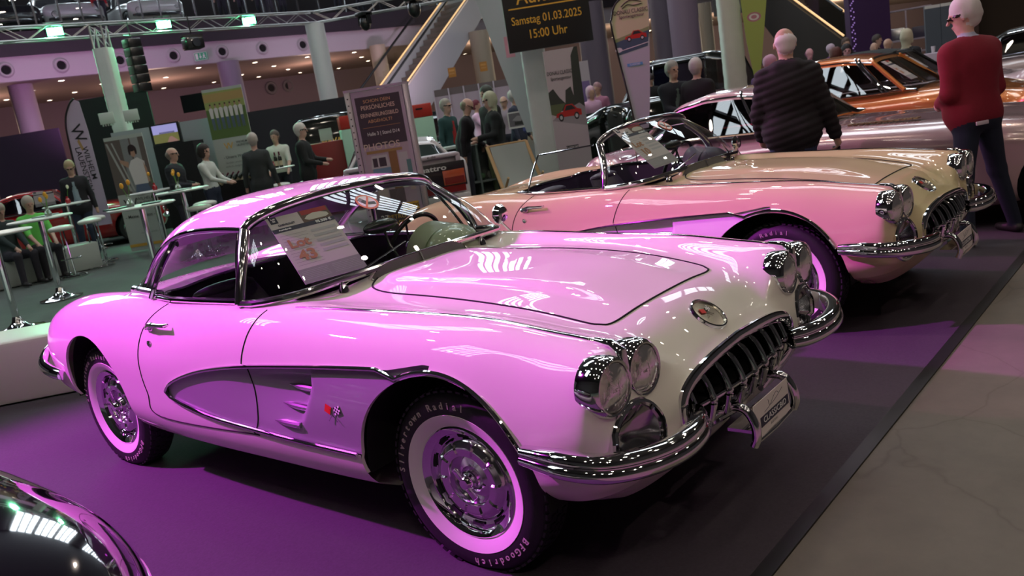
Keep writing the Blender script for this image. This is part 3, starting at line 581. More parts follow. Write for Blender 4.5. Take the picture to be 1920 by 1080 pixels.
            # door glass + quarter glass
            def sg(u, v, x0=-1.35, x1=-1.87, xb0=-1.24, xb1=-2.02, s=s):
                xt = x0+(x1-x0)*u; xb = xb0+(xb1-xb0)*u; i = min(range(nU), key=lambda k: abs(rail[k][0]-xt)); t = rail[i]
                return (xb+(xt-xb)*v, s*(.745+(abs(t[1])-.745)*v+.012*math.sin(PI*v)), .948+(t[2]-.012-.948)*v)
            b = B(); b.grid(sg, 14, 8); b.build('side_window', wg, T)
            b = B(); b.tube([sg(1, v) for v in np.linspace(0, 1, 8)], .013, 8); b.build('window_channel', chrome, T); b = B(); b.tube([sg(0, v) for v in np.linspace(0, 1, 8)], .008, 8); b.build('window_channel', chrome, T)
            b = B(); b.grid(lambda u, v: sg(u, v, -1.90, -2.33, -2.05, -2.36), 10, 8); b.build('quarter_window', wg, T)
            b = B(); b.tube([(-1.22, s*.752, .950), (-1.5, s*.755, .948), (-1.8, s*.752, .948), (-2.03, s*.72, .95)], .012, 8, flat=1.4); b.build('belt_molding', chrome, T)
    else:
        for s in (-1, 1):
            def sg(u, v, s=s):
                xt = -1.35-.50*u; xb = -1.24-.66*u; zt = 1.235-.03*u; return (xb+(xt-xb)*v, s*(.745-.12*v+.012*math.sin(PI*v)), .948+(zt-.948)*v)
            b = B(); b.grid(sg, 10, 8); b.build('side_window', wg, T)
            b = B(); b.tube([sg(1, v) for v in np.linspace(0, 1, 8)]+[sg(u, 1) for u in np.linspace(.95, 0, 8)], .006, 8); b.build('window_frame', chrome, T)
            b = B(); b.tube([(-1.22, s*.752, .950), (-1.5, s*.755, .948), (-1.8, s*.752, .948), (-2.03, s*.70, .95)], .010, 8, flat=1.4); b.build('belt_molding', chrome, T)
    return T, wsp
def wspt(wsp, y, v):
    u = min(np.linspace(0, 1, 200), key=lambda q: abs(wsp(q, v)[1]-y)); return Vector(wsp(u, v))
_cp = polyg(COVE+[(.0, .80), (-.1, .42)]+COVEB)
def cp_in(x, z): return float(_cp(np.array([x]), np.array([z]))[0]) > 0
def BVz(x, y): return on_top(x, y).z
cream = mat('cream_paint', (.76, .73, .65), .5, coat=1., spec=.0, coat_rough=.012)
butter = mat('butter_yellow_paint', (.64, .54, .32), .5, coat=1., spec=.0, coat_rough=.012)
covew = mat('silver_cove_paint', (.30, .29, .32), .40, .10, coat=.35, spec=.3)
car_a, ws_a = sports_car('roadster_car', 'cream white fifties roadster with a hardtop, windshield sheet reading Lot 43', (0, 0, 0), 0, cream, covew, ('violet_vinyl', (.05, .03, .06)), True, 43)
car_b, ws_b = sports_car('roadster_car', 'butter yellow open roadster with raised side windows, windshield sheet reading Lot 10', (.065, 2.797, 0), -.030, butter, mat('white_cove_paint', (.82, .78, .78), .3, coat=.8), ('dark_violet_vinyl', (.04, .025, .06)), False, 10)
# ================================================================ people: one continuous surface grown from a posed skeleton
def surface_net(Fd, o, h):
    S = Fd < 0; nx, ny, nz = Fd.shape
    c = np.zeros((nx-1, ny-1, nz-1), int)
    for a in (0, 1):
        for b_ in (0, 1):
            for d in (0, 1): c += S[a:nx-1+a, b_:ny-1+b_, d:nz-1+d]
    act = (c > 0) & (c < 8); idx = -np.ones(act.shape, int); I = np.argwhere(act); idx[act] = np.arange(len(I))
    acc = np.zeros((len(I), 3)); cnt = np.zeros(len(I))
    cor = [(a, b_, d) for a in (0, 1) for b_ in (0, 1) for d in (0, 1)]
    for i in range(8):
        for j in range(i+1, 8):
            if sum(abs(p-q) for p, q in zip(cor[i], cor[j])) != 1: continue
            A = Fd[I[:, 0]+cor[i][0], I[:, 1]+cor[i][1], I[:, 2]+cor[i][2]]; Bv = Fd[I[:, 0]+cor[j][0], I[:, 1]+cor[j][1], I[:, 2]+cor[j][2]]
            m = (A < 0) != (Bv < 0); t = np.where(m, A/np.where(m, A-Bv, 1), 0)[:, None]
            acc += np.where(m[:, None], np.array(cor[i])*(1-t)+np.array(cor[j])*t, 0); cnt += m
    V = (I+acc/cnt[:, None])*h+o; F = []
    for ax in range(3):
        sl = [slice(None)]*3; s2 = [slice(None)]*3; sl[ax] = slice(0, -1); s2[ax] = slice(1, None)
        E = S[tuple(sl)] != S[tuple(s2)]; P = np.argwhere(E); u, v = [k for k in range(3) if k != ax]
        P = P[(P[:, u] > 0) & (P[:, v] > 0)]
        P = P[(P[:, u] < act.shape[u]) & (P[:, v] < act.shape[v])]
        q = []
        for du, dv in ((0, 0), (1, 0), (1, 1), (0, 1)):
            K = P.copy(); K[:, u] -= du; K[:, v] -= dv; q.append(idx[K[:, 0], K[:, 1], K[:, 2]])
        q = np.stack(q, 1); flip = S[P[:, 0], P[:, 1], P[:, 2]] ^ (ax == 1)
        q = np.where(flip[:, None], q, q[:, ::-1]); F.append(q[(q >= 0).all(1)])
    return V, np.concatenate(F)
def sdf_mesh(prims, h, k=.025):
    "prims: (a, b, ra, rb, label, squash(3) or None, blend or None, ripple or None)"
    A = np.array([p[0] for p in prims]); Bb = np.array([p[1] for p in prims]); R = np.array([max(p[2], p[3]) for p in prims])
    lo = np.minimum(A, Bb)-R[:, None]*1.35-2.5*h-k; hi = np.maximum(A, Bb)+R[:, None]*1.35+2.5*h+k; o = lo.min(0); n = np.ceil((hi.max(0)-o)/h).astype(int)+2
    D = np.full(n, 1.); L = np.zeros(n, np.int8); DL = np.full(n, 1.)
    for (a, b_, ra, rb, lab, sq, kk, rip), l, hh in zip(prims, lo, hi):
        i0 = np.maximum(((l-o)/h).astype(int), 0); i1 = np.minimum(((hh-o)/h).astype(int)+2, n)
        X = [o[q]+h*np.arange(i0[q], i1[q]) for q in range(3)]; x, y, z = np.meshgrid(*X, indexing='ij', sparse=True)
        a = np.array(a); b_ = np.array(b_); s = np.array(sq if sq is not None else (1, 1, 1.))
        d = b_-a; dd = (d*d).sum()
        px_, py_, pz_ = x-a[0], y-a[1], z-a[2]
        t = np.clip((px_*d[0]+py_*d[1]+pz_*d[2])/(dd+1e-12), 0, 1)
        r = ra+(rb-ra)*t
        if rip: r = r+rip[0]*np.abs(np.sin((z+rip[2]*y)*PI/rip[1]))
        dist = np.sqrt(((px_-t*d[0])/s[0])**2+((py_-t*d[1])/s[1])**2+((pz_-t*d[2])/s[2])**2)-r
        sl = tuple(slice(i0[q], i1[q]) for q in range(3)); cur = D[sl]; kq = kk if kk is not None else k
        hq = np.maximum(kq-np.abs(cur-dist), 0)/kq; new = np.minimum(cur, dist)-hq*hq*kq*.25
        D[sl] = new; m = dist < DL[sl]; L[sl] = np.where(m, lab, L[sl]); DL[sl] = np.where(m, dist, DL[sl])
    V, F = surface_net(D, o, h); c = V[F].mean(1); ci = np.clip(np.round((c-o)/h).astype(int), 0, n-1)
    return V, F, L[ci[:, 0], ci[:, 1], ci[:, 2]]
def hand_prims(w, e, side, curl=.5, hold=None, s=1.):
    "five fingers; w wrist, e elbow -> direction of the forearm"
    w = np.array(w, float); d = w-np.array(e, float); d /= np.linalg.norm(d)
    pn = np.array([0, -side, 0.]) if abs(d[1]) < .8 else np.array([0, 0, -1.])       # palm faces the body
    if hold is not None: pn = np.array(hold, float)
    pn -= d*pn.dot(d); pn /= np.linalg.norm(pn)+1e-9; lat = np.cross(d, pn); lat *= np.sign(lat[0]+.01*lat[2]) if abs(lat[0]) > .2 else 1
    P = [(w, w+d*.075*s, .024*s, .028*s, 2, None, .02, None), (w+d*.03*s+lat*.018*s, w+d*.08*s+lat*.024*s, .014*s, .014*s, 2, None, .02, None), (w+d*.03*s-lat*.018*s, w+d*.08*s-lat*.026*s, .014*s, .012*s, 2, None, .02, None)]
    for i, (off, ln) in enumerate(((.030, .072), (.010, .080), (-.010, .075), (-.029, .060))):
        b0 = w+d*.082*s+lat*off*s; L1 = ln*.55*s; L2 = ln*.5*s; c = curl*(1+.15*i)
        d1 = d*math.cos(c)+pn*math.sin(c); d2 = d*math.cos(c*2.1)+pn*math.sin(c*2.1); b1 = b0+d1*L1; b2 = b1+d2*L2
        P += [(b0, b1, .0095*s, .0085*s, 2, None, .004, None), (b1, b2, .0085*s, .007*s, 2, None, .004, None)]
    t0 = w+d*.02*s+lat*.025*s; t1 = t0+(lat*.7+d*.7+pn*.3)*.038*s; t2 = t1+(d*.9+pn*.5)*.030*s
    return P+[(t0, t1, .013*s, .011*s, 2, None, .012, None), (t1, t2, .0105*s, .009*s, 2, None, .004, None)]
def person(name, label, loc, face, h=1.75, shirt=None, pants=None, skin=(.50, .30, .22), hair=(.35, .32, .30), shoes=(.02, .02, .02), hairstyle='short', coat=None, pose='stand', armL=None, armR=None, vox=.018, bulk=1., headyaw=0., headdown=0., quilt=0., group=None, lean=0., legs=None, belly=0., collar=None, glasses=False, curl=.5, legx=None):
    "local axes: x ahead, y to the person's left, z up; labels 0 top, 1 trousers, 2 skin, 3 hair, 4 shoes, 5 eyes, 6 shirt front, 7 collar"
    P = []; J = lambda *a: np.array(a, float)
    seat = pose == 'sit'; s = h/1.75; zp = (.52 if seat else .93)*s; fl = lean
    ch = J(fl*.9, 0, zp+.40*s); neck = J(fl*1.1, 0, zp+.555*s); pel = J(0, 0, zp)
    def add(a, b, ra, rb, l, sq=None, k=None, rip=None): P.append((np.array(a, float), np.array(b, float), ra*1., rb*1., l, sq, k, rip))
    bk = bulk; rp = (quilt, .062, .25) if quilt else None
    # legs
    lg = legs or ((.0, .10), (.0, -.10))
    for (fx, fy) in lg:
        sd = 1 if fy > 0 else -1; hip = pel+J(0, .085*sd*s, -.02)
        if seat: kn = J(.43*s, .13*sd, .50*s); an = J(.42*s+fx, .13*sd, .09)
        else: an = J(fx, fy*1.15, .09*s); kn = (hip+an)/2+J(.03+abs(fx)*.1, 0, .02)
        add(hip, kn, .094*s, .066*s, 1, None, .03); add(kn, an, .064*s, .050*s, 1, None, .03)
        add(an+J(-.03, 0, -.045), an+J(.15*s, .01*sd, -.055), .042*s, .036*s, 4, (1, 1, .85), .01)
    add(pel+J(0, -.06*s, .02), pel+J(0, .06*s, .02), .115*s, .115*s, 1, (.95, 1, 1), .04)
    # torso
    lab = 0; hem = (-.22 if coat == 'long' else .07 if coat == 'hood' else -.02)*s
    add(pel+J(belly*.4, -.055*s, .06*s+hem*.5), pel+J(belly*.4, .055*s, .06*s+hem*.5), .122*s*bk, .122*s*bk, lab, (.88+belly, 1, 1), .05, rp)
    if coat: add(pel+J(0, -.06*s, hem-.02), pel+J(0, .06*s, hem-.02), .125*s*bk, .125*s*bk, lab, (.9, 1, 1), .05, rp)
    add(pel+J(belly*.5, 0, .16*s), ch, .135*s*bk, .140*s*bk, lab, (.82+belly, 1.12, 1), .05, rp)
    add(ch+J(0, -.075*s, .0), ch+J(0, .075*s, .0), .118*s*bk, .118*s*bk, lab, (.88, 1, 1.05), .05, rp)
    sh = [ch+J(-.005, sd*.165*s, .075*s) for sd in (1, -1)]
    add(sh[0], sh[1], .064*s*bk, .064*s*bk, lab, None, .05, rp); add(neck+J(0, -.03, -.045*s), neck+J(0, .03, -.045*s), .062*s, .062*s, lab, None, .04)
    add(neck+J(0, 0, -.05*s), neck+J(.01, 0, .075*s), .054*s, .050*s, 2, None, .01)
    if collar: add(neck+J(-.005, 0, -.005*s), neck+J(.0, 0, .012*s), .064*s, .062*s, 7, None, .005)
    # arms
    for sd, tgt, S0 in ((1, armL, sh[0]), (-1, armR, sh[1])):
        tgt = J(.03, sd*.27*bk, zp-.12*s) if tgt is None else J(*tgt)*np.array([1, 1, 1.])
        L1, L2 = .285*s, .255*s; v = tgt-S0; dd = np.linalg.norm(v); dd2 = min(dd, L1+L2-.005); v = v/dd; tgt = S0+v*dd2
        a = (L1*L1-L2*L2+dd2*dd2)/(2*dd2); hh = math.sqrt(max(L1*L1-a*a, 0)); pole = J(-.7, sd*.5, -.6); pole -= v*pole.dot(v); pole /= np.linalg.norm(pole); el = S0+v*a+pole*hh
        add(S0, el, .058*s*bk, .046*s*bk, lab, None, .03, rp); short = shirt is not None and len(shirt) > 3
        if short: add(el, tgt, .040*s, .028*s, 2, None, .02)
        else: add(el, tgt+(el-tgt)*.06, .046*s*bk, .036*s*bk, lab, None, .03, rp)
        P.extend(hand_prims(tgt, el, sd, curl, None, s) if vox < .0125 else [(tgt, tgt+(tgt-el)/np.linalg.norm(tgt-el)*.09*s, .027*s, .030*s, 2, (1, 1, 1), .02, None), (tgt+(tgt-el)*.12, tgt+(tgt-el)*.42+J(.02, 0, -.0), .016*s, .013*s, 2, None, .01, None)])
    # head with face
    hc = neck+J(.025+.03*headdown, 0, .165*s-.02*headdown); cy, sy = math.cos(headyaw), math.sin(headyaw); cd_, sd_ = math.cos(headdown), math.sin(headdown)
    def H(x, y, z): x, z = x*cd_+z*sd_, -x*sd_+z*cd_; return hc+J(x*cy-y*sy, x*sy+y*cy, z)*s
    add(H(-.015, 0, .03), H(-.0, 0, .03), .086*s, .084*s, 2, (1.05, .90, 1.12), .02); add(H(.02, 0, -.055), H(.032, 0, -.07), .058*s, .046*s, 2, (1, .95, 1), .035)
    add(H(.086, 0, .012), H(.106, 0, -.020), .009*s, .014*s, 2, None, .012); add(H(.080, -.025, .030), H(.080, .025, .030), .012*s, .012*s, 2, None, .012)
    for q in (1, -1): add(H(-.005, q*.080, .015), H(-.005, q*.084, -.018), .015*s, .011*s, 2, (1, .6, 1), .006)
    add(H(.080, -.016, -.052), H(.080, .016, -.052), .009*s, .009*s, 2, None, .006)
    if vox < .016:
        for q in (1, -1): add(H(.078, q*.030, .012), H(.079, q*.030, .012), .011*s, .011*s, 5, None, .003)
    if glasses:
        for q in (1, -1): add(H(.097, q*.012, .014), H(.097, q*.048, .014), .009*s, .009*s, 5, None, .002); add(H(.097, q*.05, .018), H(.01, q*.084, .02), .0065*s, .0065*s, 5, None, .002)
    if hairstyle != 'bald':
        add(H(-.035, 0, .045), H(-.012, 0, .054), .091*s, .089*s, 3, (1.05, .95, 1.1), .004, (.004, .021, 2.2)); add(H(-.055, 0, .0), H(-.05, 0, -.03), .072*s, .058*s, 3, (1, 1.16, 1), .01); [add(H(-.01, q*.070, .035), H(-.01, q*.078, .005), .024*s, .018*s, 3, None, .006) for q in (1, -1)]
        if hairstyle in ('long', 'bob', 'curly'):
            rr = .10 if hairstyle == 'curly' else .09
            add(H(-.03, 0, .06), H(-.05, 0, .0), rr*s, rr*s, 3, (1, 1.05, 1), .02, (.010, .035, .6) if hairstyle == 'curly' else (.004, .03, 1.2))
            if hairstyle != 'curly': add(H(-.05, 0, .0), H(-.055, 0, -.13 if hairstyle == 'bob' else -.17), .085*s, .070*s, 3, (.8, 1.1, 1), .02)
            for q in (1, -1): add(H(-.005, q*.07, .04), H(-.01, q*.078, -.08), .035*s, .030*s, 3, None, .01)
    else:
        add(H(-.060, 0, .005), H(-.055, 0, -.03), .066*s, .054*s, 3, (1, 1.30, 1), .006)
    if coat == 'hood' : add(neck+J(-.07, -.06, -.02*s), neck+J(-.07, .06, -.02*s), .062*s, .062*s, lab, None, .03); add(neck+J(-.02, -.08, -.0), neck+J(-.02, .08, -.0), .05*s, .05*s, lab, None, .03)
    if shirt is not None and coat:                              # shirt showing between the open coat fronts
        add(ch+J(.085*bk, 0, .04), ch+J(.10*bk, 0, -.30*s), .036*s, .058*s, 6, (1, 1, 1), .01)
    V, F, L = sdf_mesh(P, vox)
    me = bpy.data.meshes.new(name); me.from_pydata(V.tolist(), [], F.tolist())
    return me, L
def cm(c, rough=.85, kind='cloth'):
    key = kind+'_'+'_'.join('%02x' % int(max(0, min(1, v))*255) for v in c[:3])
    return mat(key, tuple(c[:3]), rough, noise=.12 if kind == 'cloth' else .05, nscale=40)
def make_person(label, loc, face, top, pants=(.03, .03, .045), skin=(.50, .31, .24), hair=(.40, .38, .36), shoes=(.02, .02, .02), front=(.5, .55, .6), collar_c=(.5, .5, .55), group=None, name='person', smooth_it=2, **k):
    me, L = person(name, label, loc, face, shirt=front if k.get('coat') else (1, 1, 1, 1) if k.pop('short', 0) else None, **k)
    mats = [cm(top, .9), cm(pants, .9), cm(skin, .55, 'skin'), cm(hair, .6, 'hair'), cm(shoes, .5, 'leather'), mat('eye_dark', (.02, .015, .015), .2), cm(front, .9), cm(collar_c, .9)]
    for m in mats: me.materials.append(m)
    me.polygons.foreach_set('material_index', np.clip(L, 0, 7).astype(np.int32)); me.shade_smooth()
    import bmesh as _bm
    bmm = _bm.new(); bmm.from_mesh(me); _bm.ops.recalc_face_normals(bmm, faces=bmm.faces)
    for _ in range(smooth_it): _bm.ops.smooth_vert(bmm, verts=bmm.verts, factor=.5, use_axis_x=True, use_axis_y=True, use_axis_z=True)
    bmm.to_mesh(me); bmm.free()
    o = bpy.data.objects.new(name, me); C.objects.link(o); o.location = loc; o.rotation_euler = (0, 0, face)
    return tag(o, label, 'person', group)
def toward(x, y, px=None):
    "heading from a place towards the camera"
    return math.atan2(CAM[1]-y, CAM[0]-x)
def stand(px, py, D, z=0.):
    p = dp(px, py, D); return (p.x, p.y, z)
# ================================================================ the hall
def onvert(px, py, a, b_):
    "where the view through this spot meets the upright plane over the ground line a-b"
    d = ray(px, py); n = np.array([-(b_[1]-a[1]), b_[0]-a[0]]); c = np.array(CAM); t = ((a[0]-c[0])*n[0]+(a[1]-c[1])*n[1])/(d[0]*n[0]+d[1]*n[1]); return Vector(c+t*d)
HF = 4.6
F0 = gp(0, 155, HF); F3 = gp(700, 90, HF); F5 = gp(1355, 21, HF)
fas = [F0+(F0-F3)*1.2, F3, F5, F5+(F5-F3)*2.2]; fas = [Vector((p.x, p.y, 0)) for p in fas]
nb = Vector((-(F3-F0).y, (F3-F0).x, 0)).normalized(); nb = nb if nb.dot(Vector((_f[0], _f[1], 0))) > 0 else -nb
nb2 = Vector((-(F5-F3).y, (F5-F3).x, 0)).normalized(); nb2 = nb2 if nb2.dot(Vector((_f[0], _f[1], 0))) > 0 else -nb2
nm = (nb+nb2).normalized(); off = [nb, nm, nb2, nb2]
def strip(z0, z1, d0, d1, name, m, thick=None, **k):
    b = B(); n = len(fas); V = []
    for p, q in zip(fas, off): a = p+q*d0; c = p+q*d1; V += [(a.x, a.y, z0), (a.x, a.y, z1), (c.x, c.y, z1), (c.x, c.y, z0)]
    b.add(V, [(i*4+j, i*4+(j+1) % 4, (i+1)*4+(j+1) % 4, (i+1)*4+j) for i in range(n-1) for j in range(4)]+[(3, 2, 1, 0), (n*4-4, n*4-3, n*4-2, n*4-1)]); return struct(b, name, m, smooth=False)
# floor: fair concrete, green-grey walkway carpet, dark stand carpet with a black taped edge
e0 = gp(1410, 1080); e1 = gp(1920, 470); ed = (e1-e0).normalized(); en = Vector((ed.y, -ed.x, 0)); en = en if en.x > 0 else -en
b = B(); b.box((0, 35, -.06), (110, 150, .1)); struct(b, 'floor', mat('walkway_carpet', (.085, .105, .095), .95, noise=.15, nscale=3), smooth=False)
conc = bpy.data.materials.new('worn_concrete'); conc.use_nodes = True; nt = conc.node_tree; bs_ = nt.nodes['Principled BSDF']; bs_.inputs['Roughness'].default_value = .62
tc = nt.nodes.new('ShaderNodeTexCoord'); n1 = nt.nodes.new('ShaderNodeTexNoise'); n1.inputs['Scale'].default_value = 1.3; n1.inputs['Detail'].default_value = 10; n1.inputs['Roughness'].default_value = .7
vo = nt.nodes.new('ShaderNodeTexVoronoi'); vo.feature = 'DISTANCE_TO_EDGE'; vo.inputs['Scale'].default_value = .9; n2 = nt.nodes.new('ShaderNodeTexNoise'); n2.inputs['Scale'].default_value = 4
mxv = nt.nodes.new('ShaderNodeMix'); mxv.data_type = 'VECTOR'; mxv.inputs[0].default_value = .12
nt.links.new(tc.outputs['Object'], n1.inputs['Vector']); nt.links.new(tc.outputs['Object'], n2.inputs['Vector']); nt.links.new(tc.outputs['Object'], mxv.inputs[4]); nt.links.new(n2.outputs['Color'], mxv.inputs[5]); nt.links.new(mxv.outputs[1], vo.inputs['Vector'])
cr = nt.nodes.new('ShaderNodeValToRGB'); cr.color_ramp.elements[0].position = .3; cr.color_ramp.elements[0].color = (.11, .09, .072, 1); cr.color_ramp.elements[1].position = .75; cr.color_ramp.elements[1].color = (.19, .158, .128, 1); nt.links.new(n1.outputs['Fac'], cr.inputs[0])
cr2 = nt.nodes.new('ShaderNodeValToRGB'); cr2.color_ramp.elements[0].position = .0; cr2.color_ramp.elements[0].color = (.8, .78, .75, 1); cr2.color_ramp.elements[1].position = .006; cr2.color_ramp.elements[1].color = (1, 1, 1, 1); nt.links.new(vo.outputs['Distance'], cr2.inputs[0])
mm = nt.nodes.new('ShaderNodeMix'); mm.data_type = 'RGBA'; mm.blend_type = 'MULTIPLY'; mm.inputs[0].default_value = 1; nt.links.new(cr.outputs[0], mm.inputs[6]); nt.links.new(cr2.outputs[0], mm.inputs[7]); nt.links.new(mm.outputs[2], bs_.inputs['Base Color'])
def ground_quad(P, z0, z1, name, m):
    b = B(); b.prism([(p[0], p[1]) for p in P], z1-z0, M=Matrix.Translation((0, 0, z0))); return struct(b, name, m, smooth=False)
A0 = e0-ed*4; A1 = e0+ed*26
ground_quad([A0, A1, A1+en*16, A0+en*16], -.01, .001, 'floor', conc)
w0 = gp(0, 765); w1 = gp(155, 735); wd = (w1-w0).normalized()
ground_quad([A0-en*.0, A1, A1-en*5.2, w1+wd*1.5, w0-wd*4, A0-en*9], -.01, .006, 'floor', mat('stand_carpet', (.055, .045, .060), .95, noise=.25, nscale=90, bump=.4))
ground_quad([A0, A1, A1+en*.06, A0+en*.06], 0, .009, 'trim_1', mat('black_tape', (.008, .008, .009), .45))
# low white bench wall on the left
b = B(); wn = Vector((-wd.y, wd.x, 0)); wn = wn if wn.x < 0 else -wn; c = (w0+w1)/2-wd*1.2+wn*.35; b.box((0, 0, .235), (4.6, .62, .47), bev=.03); o = b.build('bench', mat('white_laminate', (.72, .70, .66), .35), loc=(c.x, c.y, 0), rz=math.atan2(wd.y, wd.x)); tag(o, 'long low white bench block behind the tail of the white car', 'bench')
# walls, gallery, ceilings
strip(4.6, 5.32, 0, .3, 'trim_2', mat('fascia_paint', (.46, .40, .46), .5))
strip(5.32, 6.02, -.12, .3, 'trim_3', mat('fascia_dark', (.03, .022, .034), .6))
strip(4.6, 4.7, .3, 10, 'ceiling', mat('lower_ceiling', (.30, .215, .20), .8))
strip(0, 4.6, 9.4, 9.7, 'wall_back', mat('lower_wall', (.15, .11, .135), .8))
strip(5.9, 6.0, .3, 12, 'floor', mat('gallery_floor', (.08, .07, .08), .7))
strip(6.0, 15.5, 11.6, 11.9, 'wall_back', mat('upper_wall', (.085, .075, .085), .8))
b = B(); b.box((0, 35, 15.8), (110, 150, .3)); struct(b, 'ceiling', mat('hall_roof', (.05, .05, .055), .8), smooth=False)
for nm_, c, s_ in (('wall_front', (18, 25, 8), (.3, 140, 16)), ('wall_left', (-12, -22, 8), (60, .3, 16)), ('wall_right', (0, 92, 8), (90, .3, 16))):
    b = B(); b.box(c, s_); struct(b, nm_, mat('hall_wall', (.05, .04, .045), .8), smooth=False)
day = mat('daylight_glazing', (.1, .1, .1), .3, emit=(.82, .92, 1.), estr=9.)
frm = mat('glazing_bar', (.03, .03, .035), .5)
def glazing(n, p, q, z0, z1, nx, nz):
    "a bank of daylight windows between two ground points"
    p = Vector(p); q = Vector(q); d = (q-p); Lx = d.length; M = basis((p.x, p.y, z0), (d.x, d.y, 0), Vector((d.y, -d.x, 0)) if Vector((d.y, -d.x, 0)).dot(-Vector((_f[0], _f[1], 0))) > 0 else Vector((-d.y, d.x, 0)))
    if M.col[1].z < 0: M = basis((q.x, q.y, z0), (-d.x, -d.y, 0), M.col[2].xyz)
    b = B(); b.box((Lx/2, (z1-z0)/2, -.03), (Lx, z1-z0, .02), M=M); w = struct(b, 'window_%d' % n, day, smooth=False)
    b = B()
    for i in range(nx+1): b.box((Lx*i/nx, (z1-z0)/2, .02), (.16 if i % 3 else .4, z1-z0, .08), M=M)
    for i in range(nz+1): b.box((Lx/2, (z1-z0)*i/nz, .02), (Lx, .10, .08), M=M)
    b.build('window_frame', frm, w, smooth=False); return w
P = [p+q*11.4 for p, q in zip(fas, off)]
k = 0
for (a, c, t0, t1) in ((P[0], P[1], .30, .62), (P[0], P[1], .72, .98), (P[1], P[2], .08, .38), (P[1], P[2], .52, .80), (P[2], P[3], .1, .5)):
    k += 1; glazing(k, a.lerp(c, t0), a.lerp(c, t1), 9.9, 15.4, 9, 5)
def skylight(n, x, y, w, l, rz=0):
    b = B(); b.box((0, 0, 0), (w, l, .04)); o = struct(b, 'window_%d' % n, day, loc=(x, y, 15.6), rz=rz, smooth=False); f_ = B()
    for i in range(7): f_.box((-w/2+w*i/6, 0, -.06), (.14, l, .08))
    for i in range(5): f_.box((0, -l/2+l*i/4, -.08), (w, .2, .1))
    f_.build('window_frame', frm, o, smooth=False)
for i, (x, y) in enumerate(((-14, 6), (-14, 20), (-4, 13), (-4, 27), (-22, -6), (-11, -8))): skylight(6+i, x, y, 3.2, 8, -.6)
# ceiling lamps high above the stand: the small hard highlights on paint and chrome
lampm = mat('lamp_face', (1, 1, 1), .5, emit=(1, .88, .74), estr=60)
random.seed(4); hl = []
for i in range(5):
    for j in range(6):
        x = -9+4.2*i+random.uniform(-.4, .4); y = -7+4.4*j+random.uniform(-.4, .4)
        if not hl:
            t = thing('ceiling_lamp', 'round high bay lamp on the hall roof', 'lamp', (x, y, 11.5), 0, 'high bay lamps under the roof'); b = B(); b.lathe([(0, 0), (.20, 0), (.22, .03), (.12, .28), (0, .3)], 20, 0); b.build('housing', black, t); b = B(); b.lathe([(0, -.004), (.19, -.004), (.19, .0)], 20); b.build('lens', lampm, t); b = B(); b.tube([(0, 0, .3), (0, 0, 4.1)], .012, 6); b.build('cord', black, t)
        else: t = dup(hl[0]); t.location = (x, y, 11.5)
        hl.append(t)
# under-gallery downlights and nozzles
def rep(proto, spots):
    out = [proto]
    for i, s in enumerate(spots):
        t = proto if i == 0 else dup(proto)
        t.location = s[:3]
        if len(s) > 3: t.rotation_euler[2] = s[3]
        out.append(t)
    return out
t = thing('downlight', 'small round warm downlight in the ceiling under the gallery', 'lamp', group='downlights under the gallery'); b = B(); b.lathe([(.09, .0), (.105, -.012), (.12, 0), (.12, .02)], 16); b.build('ring', whitep, t); b = B(); b.lathe([(0, -.004), (.09, -.004), (.09, .01)], 16); b.build('lens', mat('warm_lamp', (1, 1, 1), .5, emit=(1, .82, .6), estr=22), t)
DL = [(115, 151), (60, 170), (12, 187), (93, 188), (140, 173), (192, 157), (311, 145), (372, 127), (307, 165), (401, 154), (453, 140), (478, 117), (415, 134), (513, 124), (540, 130), (485, 144), (563, 136), (576, 107), (618, 122), (635, 128), (584, 140), (664, 98), (678, 107), (690, 114), (872, 101), (1230, 44), (1219, 57), (1251, 54), (1295, 30), (1299, 37), (1304, 43), (1328, 27), (1330, 34), (1334, 39), (1134, 68), (1139, 78), (1150, 70), (1206, 53), (1218, 58)]
rep(t, [tuple(gp(x, y, 4.59)) for x, y in DL])
t = thing('air_nozzle', 'round air nozzle with a dark mouth in the pale fascia', 'air vent', group='air nozzles along the gallery fascia'); M = Matrix.Rotation(-PI/2, 4, 'X')
b = B(); b.lathe([(.13, .0), (.15, .05), (.19, .05), (.24, .0)], 28, M=Matrix.Rotation(PI/2, 4, 'X')); b.build('ring', mat('nozzle_ring', (.42, .38, .42), .4), t); b = B(); b.lathe([(0, .01), (.13, .012), (.13, 0)], 24, M=Matrix.Rotation(PI/2, 4, 'X')); b.lathe([(.06, .04), (.075, .045), (.08, .03)], 20, M=Matrix.Rotation(PI/2, 4, 'X')); b.build('mouth', blackmat, t)
NZ = [(11, 132, 0), (115, 124, 0), (225, 115, 0), (325, 106, 0), (416, 98, 0), (492, 92, 0), (567, 85, 0), (1118, 28, 1), (1164, 24, 1), (1225, 20, 1), (1293, 15, 1), (1320, 13, 1), (1348, 11, 1), (1400, 2, 1)]
sp = []
for x, y, s in NZ:
    a, c, nn = (F0, F3, nb) if s == 0 else (F3, F5, nb2); q = onvert(x, y, a, c)-nn*.02; sp.append((q.x, q.y, 4.95, math.atan2(nn.y, nn.x)-PI/2))
rep(t, sp)
t2 = thing('air_nozzle', 'large round dark nozzle high on the rear wall below the gallery', 'air vent', group='wall nozzles below the gallery')
b = B(); b.lathe([(.16, 0), (.2, .05), (.28, .05), (.32, 0)], 28, M=Matrix.Rotation(PI/2, 4, 'X')); b.build('ring', mat('wall_ring', (.12, .10, .12), .5), t2); b = B(); b.lathe([(0, .02), (.16, .02), (.16, 0)], 24, M=Matrix.Rotation(PI/2, 4, 'X')); b.build('mouth', blackmat, t2)
wp = [p+q*9.4 for p, q in zip(fas, off)]; sp = []
